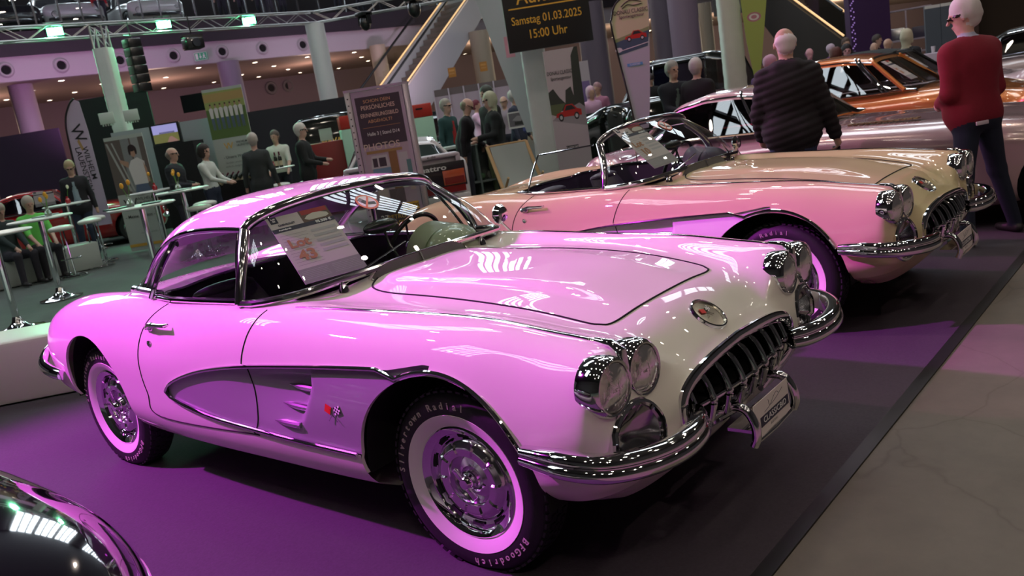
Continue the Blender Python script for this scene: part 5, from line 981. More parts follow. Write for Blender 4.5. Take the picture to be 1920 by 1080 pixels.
# ================================================================ background cars
def gen_car(name, label, loc, rz, paint, st, gh, wheels, roofm=None, wr=.33, trim=True, interior=None, lamps=True, rear=False, sill=.22, glassm=None, pillars=(.33,), group=None, zs=1., gscale=1.):
    T = thing(name, label, 'car', loc, rz, group); NV = 26
    K = []
    for x, zt, w, zb in st:
        K.append([(x, 0, zt), (x, .5*w, zt-.008), (x, .82*w, zt-.03), (x, .96*w, zt-.10), (x, w, zt*.62+zb*.38), (x, .985*w, zb+.18*(zt-zb)), (x, .93*w, zb), (x, 0, zb-.02)])
    K = np.array(K, float); mr = lambda a: a*np.array([1, -1, 1]); E = np.concatenate([mr(K[:, [2, 1]]), K, mr(K[:, [6, 5]])], 1)
    tv = np.array([-.8, -.4, 0, .4, .7, .9, 1.25, 1.6, 1.8, 2.4, 2.9, 3.2]); tv = tv[:E.shape[1]]
    G = nspline(tv, E.transpose(1, 0, 2), np.linspace(0, tv[9], NV)).transpose(1, 0, 2); ts = np.array([s[0] for s in st]); ts = np.abs(ts-ts[0]); ts = np.maximum.accumulate(ts+np.arange(len(ts))*1e-4)
    uu = np.linspace(0, ts[-1], 90); G = nspline(ts, G, uu); full = np.concatenate([mr(G[:, :0:-1]), G[:, :-1]], 1); nU, nV = full.shape[:2]
    V = full.reshape(-1, 3); F = [(i*nV+j, i*nV+(j+1) % nV, (i+1)*nV+(j+1) % nV, (i+1)*nV+j) for i in range(nU-1) for j in range(nV)]+[tuple(range(nV)), tuple((nU-1)*nV+j for j in range(nV))]
    ends = F[-2:]; F = F[:-2]
    for wx in wheels: V, _, F, _ = clip(V, np.zeros_like(V), F, lambda v: np.where((abs(v[:, 1]) > .45) & (v[:, 2] < .85), np.hypot(v[:, 0]-wx, v[:, 2]-wr)-wr-.05, 1.))
    o = mesh_from(V, None, F+ends, 'body_shell', paint, T)
    import bmesh as _b; q = _b.new(); q.from_mesh(o.data); _b.ops.recalc_face_normals(q, faces=q.faces); q.to_mesh(o.data); q.free()
    b = B(); xs = [s[0] for s in st]; b.box(((max(xs)+min(xs))/2, 0, .36), ((max(xs)-min(xs))*.9, 1.25, .30)); b.build('underbody', blackmat, T, smooth=False)
    if gh:
        # gh: (x_belt, x_roof, z_belt, z_roof, w_belt, w_roof)
        def gr(u, v):
            k = u*(len(gh)-1); i = min(int(k), len(gh)-2); t = k-i; a = np.array(gh[i]); c = np.array(gh[i+1]); t2 = t; g = a*(1-t2)+c*t2; xb, xr, zb, zr, wb, wr_ = g
            s = 1 if v > .5 else -1; q = abs(v-.5)*2                       # 0 at roof centre, 1 at belt
            if q < .45: f = q/.45; return (xr, s*wr_*f, zr-.035*f**3)
            f = (q-.45)/.55; return (xr+(xb-xr)*f, s*(wr_+(wb-wr_)*f), zr-.035+(zb-zr+.035)*f)
        nu, nv = 48, 40; Vg = np.array([gr(i/(nu-1), j/(nv-1)) for i in range(nu) for j in range(nv)]); Fg = [(i*nv+j, (i+1)*nv+j, (i+1)*nv+j+1, i*nv+j+1) for i in range(nu-1) for j in range(nv-1)]
        vq = np.tile(np.abs(np.linspace(0, 1, nv)-.5)*2, nu); zmax = max(g[3] for g in gh)
        uq = np.repeat(np.linspace(0, 1, nu), nv); lim0, lim1 = gh_lim(gh)
        rf = [f for f in Fg if np.mean([vq[i] for i in f]) < .53 and lim0-.02 <= np.mean([uq[i] for i in f]) <= lim1+.02]; rs = set(rf); gf = [f for f in Fg if f not in rs]
        r = mesh_from(Vg, None, rf, 'roof', roofm or paint, T); mesh_from(Vg, None, gf, 'windows', glassm or wgd, T)
        for s in (-1, 1):
            for u in (lim0, lim1)+tuple(pillars):
                b = B(); b.tube([Vector(gr(u, .5+s*q/2)) for q in np.linspace(.42, 1, 8)], .028 if u in (lim0, lim1) else .016, 8); b.build('pillar', (roofm or paint) if u in (lim0, lim1) else chrome, T)
            if trim:
                b = B(); b.tube([Vector(gr(u, .5+s*.50/2*1.0)) for u in np.linspace(lim0, lim1, 14)], .010, 6); b.build('drip_rail', chrome, T); b = B(); b.tube([Vector(gr(u, .5+s*.498))+Vector((0, 0, .004)) for u in np.linspace(0, 1, 16)], .012, 6); b.build('belt_molding', chrome, T)
        b = B(); b.tube([Vector(gr(0, .5+q/2)) if False else Vector(gr(lim0, .5+q/2)) for q in np.linspace(-.45, .45, 12)], .014, 6); b.tube([Vector(gr(0, .5+q/2)) for q in np.linspace(-.98, .98, 20)], .014, 6); b.build('windshield_frame', chrome, T)
    for wx in wheels:
        for s in (-1, 1):
            w = max(p[2] for p in st)-.13; M = Matrix.Translation((wx, s*w, wr))@Matrix.Rotation(s*-PI/2, 4, 'X'); b = B(); b.lathe([(wr*.62, .06), (wr*.72, .09), (wr*.9, .09), (wr, .06), (wr, -.09), (wr*.6, -.09)], 36, M=M); t = b.build('wheel', rubber, T)
            b = B(); b.lathe([(0, .07), (wr*.2, .075), (wr*.3, .05), (wr*.55, .045), (wr*.64, .075)], 30, M=M); b.build('hub_cap', chrome, t)
    xf_ = st[0][0]; zf = st[0][1]; wf = st[1][2]
    if lamps:
        for s in (-1, 1):
            M = Matrix.Translation((xf_-.06, s*wf*.80, zf*.88))@Matrix.Rotation(PI/2, 4, 'Y'); b = B(); b.lathe([(.10, -.05), (.105, .04), (.09, .05), (.085, .045)], 24, M=M); t = b.build('headlight_bezel', chrome, T); b = B(); b.ball((0, 0, .02), (.085, .085, .04), 16, M=M); b.build('headlight_lens', mat('lamp_glass', (.9, .88, .85), .06, trans=.9), t)
        b = B(); b.tube(smooth_path([(xf_-.35, -wf*1.02, .45), (xf_+.0, -wf*.95, .45), (xf_+.07, -.3, .45), (xf_+.07, .3, .45), (xf_+.0, wf*.95, .45), (xf_-.35, wf*1.02, .45)], 5), .05, 8); b.build('front_bumper', chrome, T)
        b = B(); xr_ = st[-1][0]; b.tube(smooth_path([(xr_+.35, -wf*1.0, .48), (xr_+.0, -wf*.9, .48), (xr_-.06, 0, .48), (xr_+.0, wf*.9, .48), (xr_+.35, wf*1.0, .48)], 5), .045, 8); b.build('rear_bumper', chrome, T)
    return T, (gr if gh else None)
def gh_lim(gh):
    n = len(gh)-1; zm = max(g[3] for g in gh); ok = [i for i, g in enumerate(gh) if g[3] > g[2]+.12]
    return ok[0]/n, ok[-1]/n
def sheet(loc, X, Z, label, title, price, big, photo_c, w=.297, h=.42, small=False):
    M = basis(loc, X, Z); b = B(); b.box((0, 0, 0), (w, h, .003), M=M); t = b.build('lot_sheet', mat('sheet_paper', (.56, .50, .50), .5, emit=(.56, .50, .50), estr=.0), smooth=False); tag(t, label, 'sign')
    PR = [mat('ink_navy', (.03, .03, .06), .5), mat('ink_footer', (.28, .26, .27), .5), mat('photo_brown', (.12, .07, .05), .5), mat('photo_red', (.35, .02, .02), .5), mat('photo_car', photo_c, .5), mat('ink_row', (.42, .40, .42), .5), INK, mat('ink_text', (.25, .23, .24), .5)]
    b = B(); R = lambda x0, y0, x1, y1, m, k: b.add([(x*w-w/2, y*h-h/2, .002+.0003*k) for x, y in ((x0, y0), (x1, y0), (x1, y1), (x0, y1))], [(0, 1, 2, 3)], m, M)
    R(0, .76, 1, .82, 0, 0); R(0, 0, 1, .20, 1, 0); R(.52, .82, 1, 1, 2, 0); R(.55, .93, .98, 1, 3, 1); R(.04, .90, .16, 1, 0, 1)
    b.add([(x*w-w/2, y*h-h/2, .003) for x, y in ((.56, .87), (.62, .91), (.72, .935), (.85, .93), (.95, .90), (.96, .86), (.9, .84), (.62, .84))], [tuple(range(8))], 4, M)
    for k in range(5): R(.54, .66-.075*k, .95, .70-.075*k, 5, 1)
    for k in range(11): R(.06, .70-.045*k, .48-.05*(k % 3 == 2), .704-.045*k, 7, 1)
    for k in range(6): R(.05, .05+.022*k, .45, .054+.022*k, 5, 1); R(.52, .05+.022*k, .95, .054+.022*k, 5, 1)
    b.build('print', PR, t, smooth=False); br = mat('ink_bronze', (.42, .20, .10), .5); sw = mat('ink_white', (.85, .85, .85), .5)
    TX = lambda s, x, y, z, m, sx=1.: text(s, z*h, 'lettering', m, t, M@Matrix.Translation((x*w-w/2, y*h-h/2, .0035)), .0003, sx=sx, bold=.035*z*h)
    TX('Lot', .10, .97, .035, sw); TX(big, .10, .935, .035, sw)
    if not small: TX(title, .26, .86, .034, mat('ink_navy', (.03, .03, .06), .5)); TX('Ausrufpreis', .19, .79, .030, sw); TX(price, .82, .79, .050, sw); TX('Lot', .27, .56, .17, br)
    else: TX('Lot', .27, .56, .17, br)
    TX(big, .29, .37, .20, br); return t
# lot sheets stand inside the windshields of the two roadsters
def place_sheet(c, X, U, *k, **kw):
    n = Vector(X).cross(Vector(U)); n = n if n.x > 0 else -n; return sheet(c, X, n, *k, **kw)
place_sheet((-1.085, -.406, 1.131), (.079, .286, .008), (-.306, .076, .277), 'white lot sheet reading Lot 43 inside the windshield of the hardtop car', 'CHEVROLET', '95.500 €', '43', (.60, .56, .48))
place_sheet((-1.056, 2.490, 1.173), (.027, .296, .011), (-.305, .016, .288), 'white lot sheet reading Lot 10 inside the windshield of the open car', 'CHEVROLET', '60.500 €', '10', (.18, .18, .10))
def sticker(T, wsp, y, v, label):
    Mw = Matrix.Translation(T.location)@Matrix.Rotation(T.rotation_euler[2], 4, 'Z'); p = wspt(wsp, y, v); up = (wspt(wsp, y, v+.1)-wspt(wsp, y, v-.1)).normalized(); X = (wspt(wsp, y+.05, v)-wspt(wsp, y-.05, v)).normalized(); n = X.cross(up); n = n if n.x > 0 else -n
    M = Mw@basis(p+n*.004, X, n); b = B(); r = .058; dn = Matrix.Rotation(.65, 4, 'Z')
    b.lathe([(0, 0), (r, 0), (r, .0012), (0, .0012)], 40, 0, M); b.lathe([(0, .0013), (r*.80, .0013), (r*.80, .0016), (0, .0016)], 40, 1, M)
    b.box((-.012, .006, .0019), (.030, .034, .0004), 2, M=M@Matrix.Rotation(.5, 4, 'Z')); [b.box((-.024+.008*k, .030, .0019), (.005, .026, .0004), 2, M=M@Matrix.Rotation(.5, 4, 'Z')) for k in range(4)]; b.box((.018, -.012, .0019), (.045, .022, .0004), 2, M=M@Matrix.Rotation(-.2, 4, 'Z'))
    b.box((0, 0, .0024), (r*1.75, .010, .0004), 0, M=M@Matrix.Rotation(.85, 4, 'Z'))
    tag(b.build('warning_sticker', [mat('sticker_orange', (.62, .10, .03), .4), mat('sticker_white', (.8, .78, .76), .4), INK], None, smooth=False), label, 'sticker')
sticker(car_a, ws_a, -.03, .74, 'round orange do not touch sticker on the hardtop car windshield'); sticker(car_b, ws_b, .02, .80, 'round orange do not touch sticker on the open car windshield')
# grey pink coupe, orange coupe, pink soft top and the others to the right
st_low = [(1.72, .62, .62, .36), (1.68, .70, .74, .30), (1.50, .80, .82, .27), (1.1, .88, .88, .24), (.5, .94, .90, .22), (-.2, .96, .90, .22), (-1.0, .95, .90, .22), (-1.7, .93, .90, .24), (-2.2, .86, .86, .28), (-2.55, .74, .76, .36), (-2.6, .62, .66, .44)]
gh_low = [(.02, .0, .97, .99, .80, .60), (-.10, -.42, .98, 1.35, .80, .56), (-.5, -.75, .97, 1.40, .81, .60), (-.95, -1.05, .97, 1.40, .81, .60), (-1.35, -1.35, .96, 1.34, .80, .58), (-1.75, -1.6, .95, 1.20, .78, .56), (-2.0, -1.95, .93, .97, .74, .55)]
st_long = [(x+(.85 if x > 1.2 else .55 if x > .6 else .15 if x > .2 else 0), z, w, zb) for x, z, w, zb in st_low]
mauve = mat('metallic_mauve_paint', (.46, .36, .34), .24, .35, coat=1.)
T, _ = gen_car('coupe_car', 'metallic mauve fastback coupe parked behind the butter yellow roadster', (-.85, 5.75, 0), -.02, mauve, st_long, gh_low, (2.05, -1.75), pillars=(.30,), lamps=True, glassm=glass('smoked_glass', (.06, .06, .07)))
b = B()
for k in range(12): b.box((.35+.05*k, -.60, .945), (.035, .10, .012), M=Matrix.Rotation(0, 4, 'Z'))
b.build('hood_louvers', mat('louver_gold', (.35, .27, .15), .3, .7), T, smooth=False)
st_or = [(2.05, .68, .66, .36), (2.0, .80, .80, .30), (1.7, .92, .87, .26), (1.1, .99, .90, .24), (.2, 1.02, .91, .22), (-.8, 1.02, .91, .22), (-1.7, .98, .90, .24), (-2.3, .90, .85, .30), (-2.6, .70, .74, .42)]
gh_or = [(.55, .53, 1.02, 1.04, .80, .60), (.42, -.02, 1.03, 1.46, .80, .58), (.0, -.35, 1.02, 1.52, .82, .62), (-.6, -.7, 1.02, 1.53, .82, .62), (-1.1, -1.05, 1.01, 1.50, .82, .61), (-1.5, -1.35, 1.0, 1.36, .80, .58), (-1.8, -1.75, .98, 1.02, .76, .56)]
orange = mat('copper_orange_paint', (.55, .21, .05), .25, .3, coat=1.)
To, gro = gen_car('coupe_car', 'copper orange hardtop coupe with chrome window frames behind the mauve coupe', (-1.25, 9.0, 0), -.03, orange, st_or, gh_or, (1.35, -1.45), pillars=(.24, .26), glassm=wgd)
Mo = Matrix.Translation(To.location)@Matrix.Rotation(-.03, 4, 'Z'); up = (Vector(gro(1/6, .44))-Vector(gro(0, .44))).normalized()
c = Vector(gro(0, .44)).lerp(Vector(gro(1/6, .44)), .5); n = Vector((0, 1, 0)).cross(up); n = n if n.x > 0 else -n
sheet(Mo@(c+n*.02+Vector((0, -.28, .0))), (0, 1, 0), n, 'white lot sheet on the windshield of the copper orange coupe', '', '', '50', (.5, .3, .1), small=True)
pinkp = mat('pale_pink_paint', (.62, .48, .52), .28, coat=1.)
To, gro = gen_car('convertible_car', 'pale pink convertible with a black soft top left of the man in the red sweater', (-1.95, 12.4, 0), -.03, pinkp, st_or, gh_or, (1.35, -1.45), roofm=mat('soft_top', (.01, .01, .012), .7), pillars=(.24,))
up = (Vector(gro(1/6, .44))-Vector(gro(0, .44))).normalized(); c = Vector(gro(0, .44)).lerp(Vector(gro(1/6, .44)), .5); n = Vector((0, 1, 0)).cross(up); n = n if n.x > 0 else -n
sheet(To.location+c+n*.02+Vector((0, -.28, .0)), (0, 1, 0), n, 'white lot sheet on the windshield of the pale pink convertible', '', '', '52', (.3, .3, .3), small=True)
gen_car('coupe_car', 'pale two-tone car at the right edge beyond the red sweater', (.1, 15.8, 0), -.03, mat('pearl_paint', (.55, .42, .42), .3, coat=1.), st_or, gh_or, (1.35, -1.45), roofm=black)
# dark open classic, black limousine
p = dp(1182, 220, 14.2); gen_car('open_car', 'black open classic behind the tour feather flag', (p.x, p.y, 0), -.25, mat('gloss_black', (.006, .008, .007), .12, coat=1.), [(1.15, .8, .5, .4), (1.1, 1.0, .62, .3), (.7, 1.26, .75, .25), (.3, 1.34, .80, .25), (-.2, 1.26, .80, .25), (-.6, 1.18, .80, .25), (-.9, 1.2, .78, .25), (-1.15, 1.0, .7, .35), (-1.2, .8, .6, .4)], None, (.7, -.75), lamps=False)
p = dp(1330, 150, 22); gen_car('limousine_car', 'long black limousine with chrome roof line behind the two men', (p.x, p.y, 0), .12, mat('gloss_black', (.006, .008, .007), .12, coat=1.), [(2.4, .75, .7, .3), (2.3, .95, .85, .25), (1.5, 1.10, .92, .22), (-1, 1.12, .93, .22), (-2.4, 1.05, .9, .25), (-2.8, .8, .8, .35)], [(1.1, 1.05, 1.12, 1.14, .85, .7), (1.0, .7, 1.12, 2.0, .86, .68), (.2, .2, 1.12, 2.12, .87, .7), (-1.2, -1.2, 1.12, 2.12, .87, .7), (-2.0, -1.8, 1.10, 2.05, .86, .68), (-2.3, -2.2, 1.08, 1.12, .8, .65)], (1.7, -1.8), pillars=(.4, .6))
# rally coupe with tail towards the viewer
whc = mat('rally_white', (.66, .64, .66), .3, coat=.8); p = dp(756, 320, 11.6); face = math.atan2(p.y-CAM[1], p.x-CAM[0])+.04
T, gr_ = gen_car('rally_car', 'white rally coupe seen from behind with a pale rear spoiler', (p.x+math.cos(face)*2.0, p.y+math.sin(face)*2.0, 0), face, whc, [(2.1, .62, .70, .36), (2.0, .74, .82, .28), (1.3, .86, .88, .22), (.4, .92, .88, .2), (-.8, .94, .88, .2), (-1.7, .96, .87, .24), (-2.05, .93, .85, .34), (-2.1, .80, .82, .42)], [(.8, .78, .93, .95, .80, .62), (.55, .1, .93, 1.30, .80, .56), (.1, -.1, .93, 1.34, .8, .58), (-.6, -.6, .93, 1.34, .8, .58), (-1.1, -.95, .94, 1.28, .79, .56), (-1.55, -1.5, .95, .98, .75, .56)], (1.25, -1.3), trim=True, lamps=False, pillars=(.5,))
b = B(); b.box((-1.95, 0, 1.06), (.30, 1.56, .055), bev=.025); [b.box((-1.95, s*.76, 1.0), (.28, .07, .16), bev=.025) for s in (-1, 1)]; b.build('rear_spoiler', mat('spoiler_grey', (.52, .46, .52), .4), T)
b = B(); b.box((-2.125, 0, .80), (.03, 1.66, .34), bev=.01); b.build('rear_panel', mat('panel_black', (.012, .01, .014), .3, coat=.4), T); b = B(); b.box((-2.13, 0, .60), (.04, 1.60, .09)); b.build('reflector_band', mat('tail_dark_red', (.22, .01, .01), .25, coat=.6), T)
for s in (-1, 1): b = B(); b.box((-2.14, s*.66, .76), (.04, .30, .20), bev=.008); b.build('tail_light', mat('tail_amber', (.50, .09, .03), .2, coat=.8), T); b = B(); b.box((-2.165, s*.66, .72), (.012, .27, .09)); b.build('tail_light_lens', mat('tail_dark_red', (.22, .01, .01), .25, coat=.6), T, smooth=False)
b = B(); b.box((-2.14, 0, .45), (.10, 1.7, .16), bev=.03); b.build('rear_bumper', mat('bumper_grey', (.5, .5, .52), .4), T)
text('quattro', .095, 'quattro_lettering', W1, T, basis((-2.145, -.36, .905), (0, -1, 0), (-1, 0, 0)), .002, sx=1.5, bold=.002); text('e.de', .055, 'spoiler_lettering', INK, T, basis((-2.102, -.40, 1.065), (0, -1, 0), (-1, 0, 0)), .001, sx=1.3)
# red sports car far left
redp = mat('signal_red_paint', (.35, .012, .015), .2, coat=1.); p = dp(150, 395, 18.5)
T, _ = gen_car('sports_car', 'red low sports car behind the bistro tables on the left', (p.x, p.y, 0), 1.05, redp, st_low, gh_low, (1.05, -1.75), pillars=(.3,)); p = dp(83, 372, 17.2); sheet(p, (-_r[0]*-1, _r[1], 0), (CAM[0]-p.x, CAM[1]-p.y, .9), 'white lot sheet standing in the window of the red sports car', '', '', '7', (.3, .02, .02), .42, .30, small=True)
# black van, black estate
vanp = mat('gloss_black', (.006, .008, .007), .12, coat=1.); p = dp(628, 260, 21); fv = math.atan2(CAM[1]-p.y, CAM[0]-p.x)
Tv, _ = gen_car('delivery_van', 'black rounded delivery van with golden lettering left of the poster stand', (p.x, p.y, 0), fv+PI, vanp, [(1.9, .8, .7, .35), (1.8, 1.2, .82, .3), (.9, 1.6, .82, .25), (-.5, 1.80, .82, .25), (-1.6, 1.78, .80, .25), (-1.95, 1.62, .75, .3), (-2.0, 1.3, .7, .4)], None, (1.2, -1.3), lamps=False)
text('HAVANA', .17, 'gold_lettering', GOLD, Tv, basis((-2.06, -.05, 1.42), (0, -1, 0), (-1, 0, .1)), .002, bold=.004); text('CLUB', .17, 'gold_lettering', GOLD, Tv, basis((-2.09, -.05, 1.22), (0, -1, 0), (-1, 0, .1)), .002, bold=.004)
board('notice_card', 'white card standing on the red crate before the black van', 'sign', (597, 243), (620, 240), 17.0, dp(597, 266, 17).z, mat('card_green_white', (.42, .60, .50), .5), [], [], .02)
p = dp(610, 300, 17.2); b = B(); b.box((0, 0, 0), (.7, .9, dp(600, 268, 17.2).z), bev=.02); tag(b.build('crate', mat('crate_red', (.18, .012, .012), .4), loc=(p.x, p.y, dp(600, 268, 17.2).z/2), rz=fv), 'red cabinet standing before the black delivery van', 'cabinet')
p = dp(800, 225, 24.5); gen_car('estate_car', 'black estate car behind the red and white box', (p.x, p.y, 0), -.5, vanp, st_or, [(1.0, .95, 1.02, 1.05, .8, .6), (.8, .4, 1.02, 1.62, .82, .6), (.2, .1, 1.02, 1.75, .84, .64), (-1, -1, 1.02, 1.76, .84, .64), (-2.0, -1.8, 1.0, 1.70, .82, .62), (-2.3, -2.2, .98, 1.02, .78, .6)], (1.35, -1.45))
p = dp(515, 245, 26); gen_car('hatchback_car', 'dark purple car with its red hood raised behind the man in the white shirt', (p.x, p.y, 0), .3, mat('plum_paint', (.10, .02, .12), .25, coat=1.), st_or, gh_or, (1.35, -1.45))
p = dp(515, 224, 24.5); b = B(); b.grid(lambda u, v: (-.8+1.6*u, -.5+1.0*v, .06*math.sin(PI*u)+.12*v), 12, 8); b.grid(lambda u, v: (-.8+1.6*u, -.5+1.0*v, .03+.06*math.sin(PI*u)+.12*v), 12, 8); tag(b.build('raised_hood', redp, loc=p, rz=.7), 'raised red hood above the dark purple car', 'car part')
# red and white box behind the poster stand, green light put into the white
a_ = dp(634, 217, 16.6); c_ = dp(808, 194, 17.0); X = Vector((c_.x-a_.x, c_.y-a_.y, 0)); z1 = (a_.z+c_.z)/2; n = Vector((-X.y, X.x, 0)).normalized(); n = n if n.dot(Vector((_f[0], _f[1], 0))) > 0 else -n
t = thing('display_box', 'large red topped white box behind the poster stand', 'display box', ((a_.x+c_.x)/2, (a_.y+c_.y)/2, 0), math.atan2(X.y, X.x)); s_ = 1 if (Matrix.Rotation(math.atan2(X.y, X.x), 3, 'Z')@Vector((0, 1, 0))).dot(n) > 0 else -1
b = B(); b.box((0, s_*.4, (z1-.26)/2), (X.length, .8, z1-.26), bev=.02); b.build('mint_base', mat('green_lit_white', (.36, .60, .46), .5), t); b = B(); b.box((0, s_*.4, z1-.13), (X.length, .8, .26), bev=.02); b.build('red_top', mat('box_red', (.42, .03, .02), .4), t)
b = B(); b.box((X.length*.36, -s_*.005, z1-.09), (.14, .02, .03)); b.build('handle_slot', blackmat, t, smooth=False)
# foreground black car corner
gb = mat('gloss_black_front', (.004, .004, .005), .06, coat=1.); T = thing('black_car', 'glossy black car corner in the lower left foreground', 'car', (0, 0, 0))
fc = Vector((-.62, -2.62, 0))
def fgs(u, v):
    a = 2*PI*u; r = math.sin(PI/2*v); k = (abs(math.cos(a))**2.6+abs(math.sin(a))**2.6)**(-1/2.6)
    return fc+Vector((1.36*r*k*math.cos(a), .80*r*k*math.sin(a), .52+.30*math.cos(PI/2*v)**.8))
fc = Vector((-.985, -2.56, 0))
b = B(); b.grid(fgs, 96, 24, cu=True); b.grid(lambda u, v: fgs(u, 1)+Vector((0, 0, -.34*v))+Vector((.03*math.cos(2*PI*u), .03*math.sin(2*PI*u), 0))*math.sin(PI*v), 96, 8, cu=True); b.build('body_shell', gb, T)
b = B(); b.tube([fgs(u, 1)+Vector((0.02*math.cos(2*PI*u), .02*math.sin(2*PI*u), -.10)) for u in np.linspace(0, 1, 96, endpoint=False)], .022, 10, closed=True, flat=.7); b.build('side_molding', chrome, T)
b = B(); b.tube([fgs(u, .985)+Vector((0, 0, .006)) for u in np.linspace(0, 1, 96, endpoint=False)], .006, 6, closed=True); b.build('edge_trim', chrome, T)
b = B(); b.grid(lambda u, v: fgs(u, 1)+Vector((.09*math.cos(2*PI*u), .09*math.sin(2*PI*u), 0))*math.sin(PI*min(1, v*1.0)**.8)+Vector((0, 0, -.12-.40*v)), 96, 10, cu=True); b.build('lower_panel', mat('lilac_white_paint', (.55, .52, .56), .3, coat=1.), T)
# gallery cars
for px, D, lb, pc, s in ((36, 27.5, 'dark car at the left end of the gallery', (.02, .02, .025), 1), (165, 27.8, 'silver car with an orange front on the gallery behind the railing', (.5, .5, .52), 1), (320, 28, 'white saloon car on the gallery behind the railing', (.6, .6, .6), 1)):
    q = onvert(px, 60, F0, F3)+nb*2.7; gen_car('gallery_car', lb, (q.x, q.y, 6.0), math.atan2(nb.y, nb.x)+PI, mat('paint_'+str(px), pc, .25, coat=1.), st_or, gh_or, (1.35, -1.45))
# ================================================================ escalators
def escalator(a, c, w, label, clad=(.58, .58, .60)):
    a = Vector(a); c = Vector(c); d = c-a; hd = Vector((d.x, d.y, 0)).normalized(); lat = Vector((-hd.y, hd.x, 0)); t = thing('escalator', label, 'escalator', a)
    for s in (-1, 1):
        o = lat*(s*w/2); b = B(); P = [-hd*1.2+Vector((0, 0, .45)), d+Vector((0, 0, .40)), d+hd*1.6+Vector((0, 0, .40)), d+hd*1.6+Vector((0, 0, -.65)), d+Vector((0, 0, -.75)), Vector((0, 0, -.6)), -hd*1.2+Vector((0, 0, -.3))]
        b.add([tuple(p+o) for p in P]+[tuple(p+o+lat*(s*.12)) for p in P], [tuple(range(7)), tuple(range(13, 6, -1))]+[(i, (i+1) % 7, 7+(i+1) % 7, 7+i) for i in range(7)]); b.build('side_cladding', mat('escalator_clad_%d' % int(clad[0]*100), clad, .45, .1), t, smooth=False)
        b = B(); G = [-hd*1.2+Vector((0, 0, .45)), d+Vector((0, 0, .40)), d+hd*1.6+Vector((0, 0, .4))]; H = [p+Vector((0, 0, .75)) for p in G]; b.add([tuple(p+o) for p in G+H], [(0, 1, 4, 3), (1, 2, 5, 4)]); b.build('glass_balustrade', wg, t, smooth=False)
        b = B(); b.tube([p+o for p in smooth_path([tuple(p) for p in H], 6)], .045, 8); b.build('handrail', mat('handrail_black', (.012, .012, .014), .3), t)
        b = B(); b.tube([p+o+Vector((0, 0, -.66)) for p in H], .03, 8); b.build('lit_skirt', mat('skirt_light', (.8, .5, .2), .3, emit=(1., .62, .30), estr=.9), t)
    b = B(); n = 26
    for i in range(n): q = d*((i+.5)/n); b.box(q+Vector((0, 0, .05)), (.42, w*.94, .20), rz=math.atan2(hd.y, hd.x))
    tag(b.build('steps', mat('step_grey', (.20, .17, .15), .5, .3), t, smooth=False), kind=None); return t
ea = dp(872, 40, 35); ec = dp(755, 200, 32.2); ea.z = 5.9; dv_ = ea-ec; escalator(ec-dv_*.55, ea, 1.5, 'steel clad escalator rising to the gallery in the middle')
p1 = dp(1440, -30, 26); p0 = dp(1545, 110, 25); escalator(p0, p1, 1.3, 'dark escalator seen from below right of the lime flag', (.03, .026, .022))
# ================================================================ partitions, booths at the right
lil = mat('partition_lilac', (.42, .34, .42), .6); t_, M_, w_, h_ = board('partition_wall', 'lilac partition panels between slim posts behind the chatting group', 'partition', (812, 170), (952, 146), 23, 0, lil, [(pm((.14, .11, .12)), [0, .92, 1, 1])], [], .05)
for k in range(6): b = B(); b.box((w_*k/5, h_/2, .02), (.035, h_, .05), M=M_); b.build('post', mat('post_lilac', (.55, .48, .58), .4), t_, smooth=False)
board('banner_wall', 'long blue banner wall behind the two men in dark jackets', 'banner', (1190, 134), (1262, 112), 24, 0, mat('banner_blue', (.02, .025, .10), .6), [], [('www.the-motoring-company', .55, .93, .03, pm((.15, .2, .45)))], .05)
board('info_board', 'grey information panel behind the red sports car poster', 'sign', (1082, 116), (1102, 114), 20, .0, mat('panel_grey', (.36, .32, .36), .5), [(pm((.15, .1, .25)), [.1, .1, .9, .8])], [], .04)
purp = mat('booth_purple', (.045, .015, .075), .6); board('booth_wall', 'tall dark purple booth wall behind the barman', 'booth', (1588, -40), (1664, -55), 22, 0, purp, [(mat('glitter', (.30, .2, .42), .3, emit=(.30, .16, .5), estr=.8), [(x, y), (x+.03, y), (x+.03, y+.010), (x, y+.010)]) for x, y in [(.02+.035*(i % 3), .35+.0135*i) for i in range(38) if i % 4]], [], .3)
for k, (xl, xr) in enumerate(((1733, 1762), (1763, 1794))): board('partition_wall', 'slate grey partition panel, %s of the pair left of the red sweater head' % ('left', 'right')[k], 'partition', (xl, 12-5*k), (xr, 7-5*k), 20, 0, mat('panel_slate', (.10, .12, .15), .5), [(W1, [0, .97, 1, 1])], [], .05)
board('back_wall_panel', 'bright beige wall panel beside the second escalator', 'partition', (1545, 25), (1588, 16), 30, 0, mat('panel_bright', (.50, .52, .50), .6), [], [], .1)
p = dp(1700, 60, 24); t = thing('bar_shelf', 'bar back shelf with coffee machine and small appliances', 'shelf', (p.x, p.y, 0), toward(p.x, p.y)+PI/2)
zt = dp(1700, 18, 24).z; b = B(); [b.box((0, 0, z), (1.3, .5, .04)) for z in (.9, 1.25, 1.6, zt)]; [b.box((x, 0, zt/2), (.04, .5, zt)) for x in (-.65, 0, .65)]; b.build('frame', mat('shelf_metal', (.40, .34, .42), .4, .5), t, smooth=False); b = B(); b.box((-.3, 0, 1.78), (.5, .4, .36), bev=.02); b.build('coffee_machine', dullchrome, t); b = B(); b.box((.34, 0, 1.76), (.40, .4, .32), bev=.02); b.build('oven', mat('oven_dark', (.06, .05, .08), .3), t)
p = dp(1650, 88, 19); t = thing('serving_counter', 'white covered bar counter with cups before the purple booth', 'counter', (p.x, p.y, 0), toward(p.x, p.y)+PI/2); b = B(); b.box((0, 0, .62), (2.6, .7, 1.24), bev=.02); b.build('cloth', mat('counter_cloth', (.46, .38, .48), .7), t)
b0 = None; sp = []
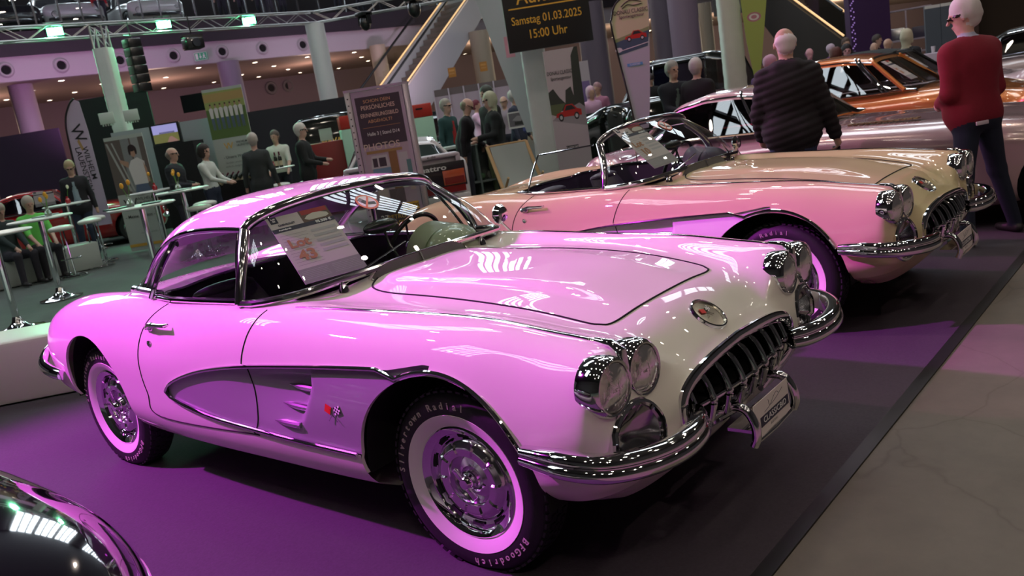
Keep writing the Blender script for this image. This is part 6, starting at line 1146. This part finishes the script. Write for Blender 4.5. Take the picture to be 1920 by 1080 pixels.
for i in range(9): q = Matrix.Translation((p.x, p.y, 1.241))@Matrix.Rotation(toward(p.x, p.y)+PI/2, 4, 'Z')@Vector((-1.1+.27*i, -.1+.05*(i % 3), 0)); sp.append(tuple(q))
b = B(); b.lathe([(0, 0), (.035, 0), (.045, .14), (.041, .14), (.032, .01), (0, .01)], 14); cup = tag(b.build('paper_cup', mat('cup_white', (.62, .58, .64), .5)), 'white paper cup on the bar counter before the purple booth', 'cup', 'paper cups on the bar counter'); rep(cup, sp)
# ================================================================ bistro tables, stools, flowers, bottles
def lathe_obj(prof, n, name, m, parent=None): b = B(); b.lathe(prof, n); return b.build(name, m, parent)
T0 = thing('bistro_table', 'x', 'table', (0, 0, 0)); lathe_obj([(0, 1.075), (.37, 1.078), (.40, 1.09), (.40, 1.10), (.39, 1.108), (0, 1.108)], 48, 'tabletop', mat('table_white', (.62, .66, .62), .35), T0); lathe_obj([(.038, .04), (.036, 1.07)], 24, 'pole', chrome, T0); lathe_obj([(.27, 0), (.27, .008), (.20, .02), (.11, .045), (.06, .09), (.04, .15)], 40, 'base', chrome, T0)
TBL = [(75, 411, 11.35, 'round white bistro table nearest the white bench'), (123, 378, 15.4, 'bistro table in front of the standing man in the blue shirt'), (265, 388, 10.4, 'bistro table left of the white car roof with flyers and yellow tulips'), (340, 350, 13.2, 'bistro table with yellow tulips before the man in the quilted jacket'), (285, 353, 15.0, 'bistro table carrying a small red vase'), (512, 307, 16.6, 'bistro table before the man in the white shirt'), (-14, 442, 9.4, 'bistro table cut by the left edge of the photo')]
tabs = []
for i, (x, y, D, lb) in enumerate(TBL):
    t = T0 if i == 0 else dup(T0); p = dp(x, y, D); t.location = (p.x, p.y, p.z-1.108 if abs(p.z-1.108) < .0 else 0); t['label'] = lb; t['group'] = 'round white bistro tables'; tabs.append((p.x, p.y))
S0 = thing('bar_stool', 'x', 'stool', (0, 0, 0)); b = B(); b.ball((0, 0, .80), (.19, .19, .045), 32); b.lathe([(.0, .76), (.17, .76), (.19, .78), (.19, .80)], 32); b.build('seat', mat('stool_white', (.60, .64, .58), .4), S0)
for s in (-1, 1): b = B(); b.tube([(s*.06, 0, .76), (s*.08, 0, .4), (s*.10, 0, .02)], .013, 8); b.build('leg', chrome, S0)
b = B(); b.tube([(.21*math.cos(a), .21*math.sin(a), .015) for a in np.linspace(0, 2*PI, 32, endpoint=False)], .015, 8, closed=True); b.tube([(-.21, 0, .015), (.21, 0, .015)], .012, 8); b.build('base_ring', chrome, S0); b = B(); b.tube([(.09+.08*math.sin(a), .16*math.cos(a), .30) for a in np.linspace(0, PI, 12)], .010, 8); b.build('footrest', chrome, S0)
for i, (x, y, D, lb) in enumerate(((110, 414, 13.6, 'white bar stool right of the man in the green shirt'), (166, 408, 14.4, 'white bar stool, left one of the pair beside the second table'), (174, 402, 15.0, 'white bar stool, right one of the pair beside the second table'), (371, 380, 13.2, 'white bar stool nearest the white car roof'), (382, 373, 14.0, 'white bar stool behind the one nearest the white car roof'), (523, 337, 16.0, 'white bar stool left above the roof of the white car'), (577, 328, 15.5, 'white bar stool left of the poster stand'))):
    t = S0 if i == 0 else dup(S0); p = dp(x, y, D); t.location = (p.x, p.y, 0); t.rotation_euler[2] = i*1.1; t['label'] = lb; t['group'] = 'white bar stools'
def vase(i, dx, dy, red, cols, label):
    x, y = tabs[i]; t = thing('tulip_vase', label, 'vase', (x+dx, y+dy, 1.108)); lathe_obj([(0, 0), (.038, 0), (.045, .03), (.040, .07), (.018, .10), (.020, .13)], 20, 'vase', mat('vase_red', (.35, .01, .02), .15, coat=1.) if red else mat('vase_glass', (.75, .85, .8), .05, trans=.8), t)
    for k, c in enumerate(cols):
        a = 2.1*k+i; tip = Vector((.05*math.cos(a), .05*math.sin(a), .27-.03*k)); b = B(); b.tube([(0, 0, .02), tip*.5+Vector((0, 0, .05)), tip], .004, 6); b.build('stem', mat('stem_green', (.10, .25, .04), .5), t); b = B(); b.ball(tip+Vector((0, 0, .025)), (.024, .024, .036), 14); b.build('tulip', mat('tulip_'+('white' if c[2] > .3 else 'yellow'), c, .5), t)
yl = (.75, .38, .03); vase(0, .05, .1, False, [yl, yl, yl], 'glass vase of orange tulips on the table nearest the bench'); vase(1, .1, 0, True, [(.7, .75, .5)], 'red vase with a white tulip on the second table'); vase(2, -.05, -.1, False, [yl, yl], 'glass vase of orange tulips on the table left of the white roof'); vase(3, -.1, 0, False, [yl, yl, yl], 'glass vase of yellow tulips on the table by the quilted jacket'); vase(4, .1, 0, True, [(.72, .6, .1)], 'small red vase with one yellow tulip'); vase(5, 0, 0, True, [], 'red bottle vase on the table before the white shirt')
for i, dx, dy, rz, lb in ((0, -.18, .15, .6, 'flyers spread on the table nearest the bench'), (2, -.12, -.22, .3, 'dark brochure lying at the left of the flyer table'), (2, .12, .08, 1.0, 'stack of pale flyers beside the orange tulips'), (3, .12, -.1, .4, 'pale flyers on the table by the quilted jacket')): b = B(); b.box((0, 0, .008), (.21, .297, .016)); tag(b.build('flyer_stack', mat('flyer_'+str(i), (.30, .38, .36) if 'dark' not in lb else (.08, .12, .12), .5), loc=(tabs[i][0]+dx, tabs[i][1]+dy, 1.109), rz=rz, smooth=False), lb, 'flyers')
# wine bottles leaning in their rack
p = dp(425, 340, 15.8); R0 = Matrix.Translation(p)@Matrix.Rotation(toward(p.x, p.y), 4, 'Z'); b = B(); b.lathe([(0, 0), (.037, 0), (.037, .18), (.030, .21), (.014, .24), (.014, .30), (0, .30)], 16); bt = b.build('wine_bottle', mat('bottle_dark', (.012, .018, .012), .12, coat=1.)); tag(bt, 'dark wine bottle leaning in the row on the black counter', 'bottle', group='wine bottles on the black counter')
b = B(); b.lathe([(.0378, .04), (.0378, .13)], 16); b.build('label', mat('bottle_label', (.42, .36, .24), .5), bt); b = B(); b.lathe([(.0155, .24), (.0155, .302), (0, .302)], 12); b.build('capsule', mat('capsule_plum', (.10, .01, .03), .4), bt)
for i in range(10):
    o = bt if i == 0 else dup(bt); q = R0@Matrix.Translation((.1+.05*(i % 2), -.42+.095*i, -.06))@Matrix.Rotation(-.75, 4, 'X')@Matrix.Rotation(.25, 4, 'Y'); o.matrix_basis = q
# sales counter with shelf, deck chair, framed print
p = dp(890, 300, 15.2); t = thing('sales_counter', 'grey white sales counter with an open shelf of goods', 'counter', (p.x, p.y, 0), toward(p.x, p.y)+PI/2+.25); cz = dp(880, 268, 15.2).z; b = B(); b.box((0, 0, cz-.02), (1.1, .55, .04)); b.build('top', mat('counter_top', (.45, .50, .48), .4), t, smooth=False); b = B(); b.box((0, .22, cz/2), (1.05, .03, cz-.05)); [b.box((x, 0, cz/2-.02), (.03, .5, cz-.04)) for x in (-.52, 0, .52)]; b.box((0, 0, .35), (1.05, .48, .03)); b.build('cabinet_frame', mat('counter_grey', (.16, .19, .18), .6), t, smooth=False)
gm = thing('toy_pile', 'green and grey goods on the open counter shelf', 'goods', (p.x, p.y, .37), toward(p.x, p.y)+PI/2+.25)
for k in range(6): b = B(); b.ball((-.4+.16*k, -.05*(k % 2), .06), (.06, .06, .06+.02*(k % 3)), 10); b.build('item', mat('goods_%d' % (k % 3), ((.10, .20, .10), (.2, .22, .2), (.05, .08, .1))[k % 3], .6), gm)
p = dp(972, 312, 12.0); t = thing('deck_chair', 'wooden deck chair with a pale canvas back beside the wrapped column', 'chair', (p.x, p.y, 0), toward(p.x, p.y)+.35); wd_ = mat('beech_wood', (.45, .30, .14), .5)
for s in (-1, 1): b = B(); b.tube([(.35, s*.30, .05), (-.35, s*.30, 1.05)], .02, 8, flat=1.4); b.build('back_rail', wd_, t); b = B(); b.tube([(-.45, s*.26, .03), (.25, s*.26, .62)], .018, 8); b.build('leg', wd_, t)
b = B(); b.tube([(-.35, -.3, 1.05), (-.35, .3, 1.05)], .018, 8); b.tube([(.3, -.3, .12), (.3, .3, .12)], .018, 8); b.build('crossbar', wd_, t); b = B(); b.grid(lambda u, v: (-.34+.62*u+.02, -.27+.54*v, 1.04-.86*u-.16*math.sin(PI*u)), 14, 4); b.grid(lambda u, v: (-.33+.62*u+.02, -.27+.54*v, 1.045-.86*u-.16*math.sin(PI*u)), 14, 4); b.build('canvas', mat('canvas_pale', (.34, .40, .38), .8), t)
p = dp(1000, 322, 9.5); t = dp(1000, 322, 9.5)
# ================================================================ the visitors
tw = toward
def P_(px, py, D, face, label, top, **k):
    p = dp(px, py, D); h = p.z+.0; k.setdefault('h', h); return make_person(label, (p.x, p.y, 0), tw(p.x, p.y)+face, top, **k)
dkc = (.018, .018, .022); jean = (.03, .04, .07); NAV = (.02, .025, .05)
# the two large figures beyond the yellow roadster
p = dp(1490, 300, 7.1); make_person('person in a black quilted hooded jacket and jeans, seen from behind, phone in hand', (p.x, p.y, 0), 1.95, (.014, .012, .016), pants=(.035, .05, .11), hair=(.60, .55, .56), h=1.82, coat='hood', quilt=.013, bulk=1.30, vox=.0105, hairstyle='bald', armL=(.22, .25, .98), armR=(.10, -.36, .86), headdown=.30, headyaw=.15, front=(.02, .02, .02), smooth_it=1, curl=.6, belly=.12)
q = Matrix.Translation((p.x, p.y, 0))@Matrix.Rotation(1.95, 4, 'Z')@Vector((.14, -.34, .76)); b = B(); b.box((0, 0, 0), (.012, .075, .15), bev=.005); tag(b.build('phone', black, loc=q, rz=1.2), 'black phone held by the person in the quilted jacket', 'phone')
p = dp(1831, 220, 6.35); make_person('person in a dark red sweater over a striped collar, dark jeans, seen from behind', (p.x, p.y, 0), 2.55, (.19, .008, .022), pants=(.014, .018, .038), hair=(.62, .58, .58), h=1.80, bulk=1.30, belly=.10, vox=.0105, armL=(.24, .10, 1.08), armR=(.24, -.10, 1.06), headyaw=.75, headdown=.18, lean=.05, glasses=True, collar=True, collar_c=(.40, .42, .55), front=(.19, .008, .022), smooth_it=2, legs=((-.05, .15), (.05, -.33)), skin=(.60, .36, .30))
b = B(); b.box((0, 0, 0), (.11, .012, .028), bev=.004); pc = Matrix.Translation((p.x, p.y, 0))@Matrix.Rotation(2.55, 4, 'Z')@Vector((-.150, .10, .93)); tag(b.build('pocket_card', mat('card_pink', (.60, .50, .58), .5), loc=pc, rz=2.55+PI/2), 'pale card sticking out of the back pocket under the red sweater', 'card')
# left: winery stand
P_(128, 304, 16.2, -.1, 'standing person in a dark jacket over a light blue shirt behind the second table', dkc, pants=jean, coat='short', front=(.22, .30, .33), hair=(.36, .28, .16), h=1.84, glasses=True, headdown=.35, vox=.014, bulk=1.08)
p = dp(68, 440, 14.0); make_person('seated person in a bright green t-shirt behind the table nearest the bench', (p.x, p.y, 0), tw(p.x, p.y)+.3, (.13, .55, .10), pants=(.02, .02, .025), short=1, pose='sit', h=1.75, hair=(.40, .36, .30), vox=.014, bulk=1.12, headdown=.2, armL=(.35, .15, .62), armR=(.35, -.12, .60))
b = B(); b.box((0, 0, .22), (1.9, .5, .44), bev=.03); tag(b.build('seat_bench', mat('bench_greenish', (.40, .46, .42), .5), loc=(p.x-.05, p.y-.1, 0), rz=tw(p.x, p.y)+PI/2+.3), 'white padded bench under the seated people at the left', 'bench')
p = dp(12, 452, 13.6); make_person('seated person in dark clothes cut by the left edge', (p.x, p.y, 0), tw(p.x, p.y)+.5, (.02, .035, .035), pants=(.03, .03, .04), pose='sit', h=1.72, hair=(.3, .26, .22), vox=.014, headdown=.4, bulk=1.1, armL=(.4, .1, .60), armR=(.4, -.1, .60))
P_(318, 278, 14.8, 1.15, 'bald person in a dark quilted jacket before the vineyard screen', (.02, .024, .03), h=1.76, hair=(.2, .17, .14), hairstyle='bald', coat='short', quilt=.010, bulk=1.2, front=dkc, glasses=True, vox=.014, armL=(.25, .1, 1.1), armR=(.25, -.1, 1.1))
P_(378, 270, 15.0, 1.0, 'curly haired person in a white long sleeved top at the bottle counter', (.55, .60, .55), pants=jean, h=1.72, hair=(.02, .015, .012), hairstyle='curly', vox=.014, bulk=.92, armL=(.35, .1, 1.05), armR=(.35, -.05, 1.05), headyaw=-.2)
P_(470, 248, 15.0, 2.9, 'person in a dark grey suit seen from behind before the vineyard banner', (.035, .042, .042), pants=(.03, .035, .035), h=1.78, hair=(.42, .38, .34), coat='long', front=(.03, .03, .03), vox=.014, bulk=1.1)
P_(511, 237, 17.7, -.2, 'short haired person in a white t-shirt behind the wine bottles', (.55, .58, .52), h=1.80, short=1, hair=(.10, .08, .07), vox=.014, bulk=1.08, armL=(.3, .2, 1.0), armR=(.3, -.2, 1.0), headyaw=-.3)
P_(560, 235, 15.2, 1.3, 'white haired person in a black jacket facing the wine bottles', (.016, .018, .018), h=1.82, hair=(.55, .53, .48), coat='short', front=dkc, glasses=True, vox=.014, bulk=1.12, armL=(.35, .1, 1.15), armR=(.3, -.1, 1.1))
b = B()
for k, (x, y) in enumerate(((496, 300), (503, 298), (516, 296), (524, 294))):
    o = dup(bt); o.rotation_euler = (0, 0, 0); q = dp(x, y, 16.45); o.matrix_basis = Matrix.Translation((q.x, q.y, 1.108)); o['label'] = 'wine bottle standing on the table before the white shirt'; o['group'] = 'bottles on the white shirt table'
# middle group
P_(832, 183, 15.7, .9, 'grey haired person in a green vest with red sleeves', (.02, .06, .06), h=1.84, pants=(.10, .22, .36), hair=(.30, .28, .24), glasses=True, vox=.014, coat='short', front=(.30, .02, .02), armL=(.2, .25, 1.1))
P_(856, 198, 13.9, 1.5, 'balding person in a black sweater leaning over the counter', (.012, .014, .016), h=1.78, hair=(.22, .20, .14), hairstyle='bald', glasses=True, headdown=.5, lean=.12, vox=.014, bulk=1.1, armL=(.35, .1, 1.0), armR=(.0, -.2, .85))
P_(888, 175, 20, 1.2, 'person in a white sweater glowing pink under the stage light', (.75, .50, .70), h=1.78, hair=(.15, .02, .04), vox=.016, armL=(.4, .05, 1.15), armR=(.4, -.05, 1.15))  # pink light is put into the sweater and hair colours
P_(910, 161, 14.8, -.9, 'tall dark haired person in a dark coat and olive trousers', (.02, .022, .022), pants=(.10, .12, .06), h=1.93, hair=(.04, .05, .04), hairstyle='long', coat='short', front=dkc, vox=.014, bulk=1.1)
P_(918, 181, 13.6, -1.4, 'blond haired person in a long black jacket holding papers', (.014, .016, .017), pants=dkc, h=1.80, hair=(.42, .42, .30), hairstyle='bob', coat='long', front=dkc, glasses=True, vox=.014, bulk=1.15, armL=(.3, .15, 1.15), armR=(.3, -.1, 1.1))
P_(942, 172, 18.5, -.4, 'person with glasses behind the one in the blue vest', (.30, .25, .30), h=1.76, hair=(.40, .38, .38), hairstyle='bald', glasses=True, vox=.016)
P_(960, 165, 16.4, 1.2, 'white haired person in a navy vest over a blue shirt carrying a framed picture', (.03, .035, .06), h=1.82, hair=(.48, .46, .44), glasses=True, vox=.014, bulk=1.1, coat='short', front=(.08, .10, .26), armL=(.1, .3, .95), armR=(.1, -.3, .85))
board('framed_picture', 'framed engine photograph carried by the person in the navy vest', 'picture', (950, 212), (990, 208), 15.8, dp(955, 243, 15.8).z, W1, [(pm((.16, .15, .17)), [.06, .12, .94, .92]), (pm((.35, .34, .36)), [(.2, .5), (.45, .75), (.75, .7), (.6, .4)]), (pm((.04, .04, .04)), [.3, .2, .8, .4])], [], .03)
# two men behind the black classic
P_(1257, 104, 12.3, .35, 'grey haired person in a dark open jacket over a grey green shirt', (.016, .018, .026), h=1.80, hair=(.30, .28, .27), coat='short', front=(.10, .14, .12), vox=.0125, bulk=1.18, armR=(.32, -.05, 1.12), armL=(.28, .2, 1.05), headyaw=.3)
P_(1302, 106, 12.0, 2.7, 'white haired person in a black jacket seen from behind', (.012, .012, .014), h=1.78, hair=(.48, .44, .43), vox=.0125, bulk=1.22, coat='short', front=dkc)
P_(1215, 122, 20.5, .4, 'dark haired person in black bent over the display table', (.014, .012, .014), h=1.75, hair=(.03, .02, .02), vox=.016, headdown=.6)
P_(1204, 131, 21.5, .9, 'person in dark clothes beside the one bent over the display table', (.02, .018, .022), h=1.65, hair=(.06, .04, .03), vox=.016)
P_(1104, 151, 17.5, .5, 'pink lit grey haired head left of the tour flag', (.5, .3, .45), h=1.66, hair=(.55, .35, .45), vox=.016, hairstyle='long'); P_(1118, 146, 18.2, -.5, 'pink lit short haired head right beside the tour flag', (.3, .12, .2), h=1.72, hair=(.30, .16, .18), vox=.016)  # pink glow painted into the hair and clothing colours of both
# far right crowd
P_(1515, 73, 19.5, .5, 'bald person lit pink left of the orange car roof', (.10, .03, .10), h=1.74, skin=(.62, .30, .34), hairstyle='bald', hair=(.3, .1, .2), vox=.016); P_(1555, 62, 21, 1.1, 'white haired person in purple light further back', (.15, .06, .18), h=1.76, hair=(.55, .42, .52), vox=.016)  # pink and purple light carried by the skin, hair and cloth colours
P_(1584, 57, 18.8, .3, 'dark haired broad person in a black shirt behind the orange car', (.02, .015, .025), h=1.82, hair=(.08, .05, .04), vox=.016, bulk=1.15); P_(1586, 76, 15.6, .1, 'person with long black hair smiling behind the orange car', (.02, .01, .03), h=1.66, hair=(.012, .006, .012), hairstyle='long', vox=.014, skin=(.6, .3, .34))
P_(1566, 82, 14.8, 2.8, 'person with curly dark red hair seen from behind', (.03, .01, .02), h=1.62, hair=(.08, .015, .012), hairstyle='curly', vox=.014); P_(1642, 48, 20.5, 1.2, 'barman with an arm stretched out before the purple booth', (.02, .015, .02), h=1.80, hair=(.06, .045, .04), vox=.016, armL=(.3, .15, 1.15), armR=(.1, -.55, 1.35))
P_(1638, 76, 17.5, .2, 'bald head low behind the orange car, left of two', (.3, .2, .25), h=1.63, hairstyle='bald', hair=(.4, .3, .3), vox=.016); P_(1665, 73, 16.8, -.6, 'bald person in black, right of the two low heads', (.02, .015, .02), h=1.66, hairstyle='bald', hair=(.35, .28, .25), vox=.016)
P_(1699, 54, 14.6, 2.6, 'blond haired person in a black coat seen from behind beside the red sweater', (.014, .014, .02), h=1.74, hair=(.50, .45, .34), hairstyle='bob', coat='short', front=dkc, vox=.014, bulk=1.15)
P_(1440, 83, 12.5, 1.5, 'person in a violet jacket left behind the quilted jacket', (.10, .04, .14), h=1.66, hair=(.5, .25, .4), vox=.014, bulk=1.1); P_(1423, 92, 15.5, .6, 'dark skinned head beside the lime flag', (.10, .05, .14), h=1.62, skin=(.16, .08, .06), hair=(.02, .015, .015), vox=.016)
# gallery visitors
GV = [(29, 28.5, (.03, .03, .03), (.2, .12, .08), 'left end of the gallery between two cars'), (207, 27.2, (.40, .02, .03), (.5, .47, .42), 'gallery in a red top behind the silver car'), (345, 29.5, (.02, .02, .02), (.03, .03, .03), 'gallery in dark clothes behind the white saloon'), (440, 29, (.10, .12, .14), (.4, .38, .34), 'gallery right of the white saloon'), (478, 30, (.03, .03, .035), (.05, .04, .04), 'gallery in black above the right green floodlight'), (512, 30, (.02, .02, .02), (.45, .36, .22), 'gallery with long blond hair'), (553, 31, (.45, .03, .03), (.2, .1, .06), 'gallery in a red shirt at a table'), (527, 30.5, (.04, .04, .06), (.10, .08, .06), 'gallery beside the blond one'), (700, 33, (.35, .03, .03), (.3, .2, .15), 'gallery in red near the middle'), (742, 33.5, (.30, .02, .05), (.1, .06, .05), 'gallery in a pink red coat left of the escalator'), (660, 33, (.03, .03, .04), (.3, .25, .2), 'gallery in dark clothes near the moving lamp'), (868, 35, (.04, .05, .09), (.1, .08, .06), 'head of the escalator')]
for px, D, top, hr, lb in GV:
    q = onvert(px, 30, F0, F3) if px < 700 else onvert(px, 20, F3, F5); q = q+nb*(.8 if px not in (29, 345) else 1.2); make_person('person on the '+lb, (q.x, q.y, 6.0), tw(q.x, q.y)+(.6 if px % 2 else -.5), top, h=1.74, hair=hr, vox=.022, smooth_it=1, hairstyle='long' if 'long' in lb else 'short')
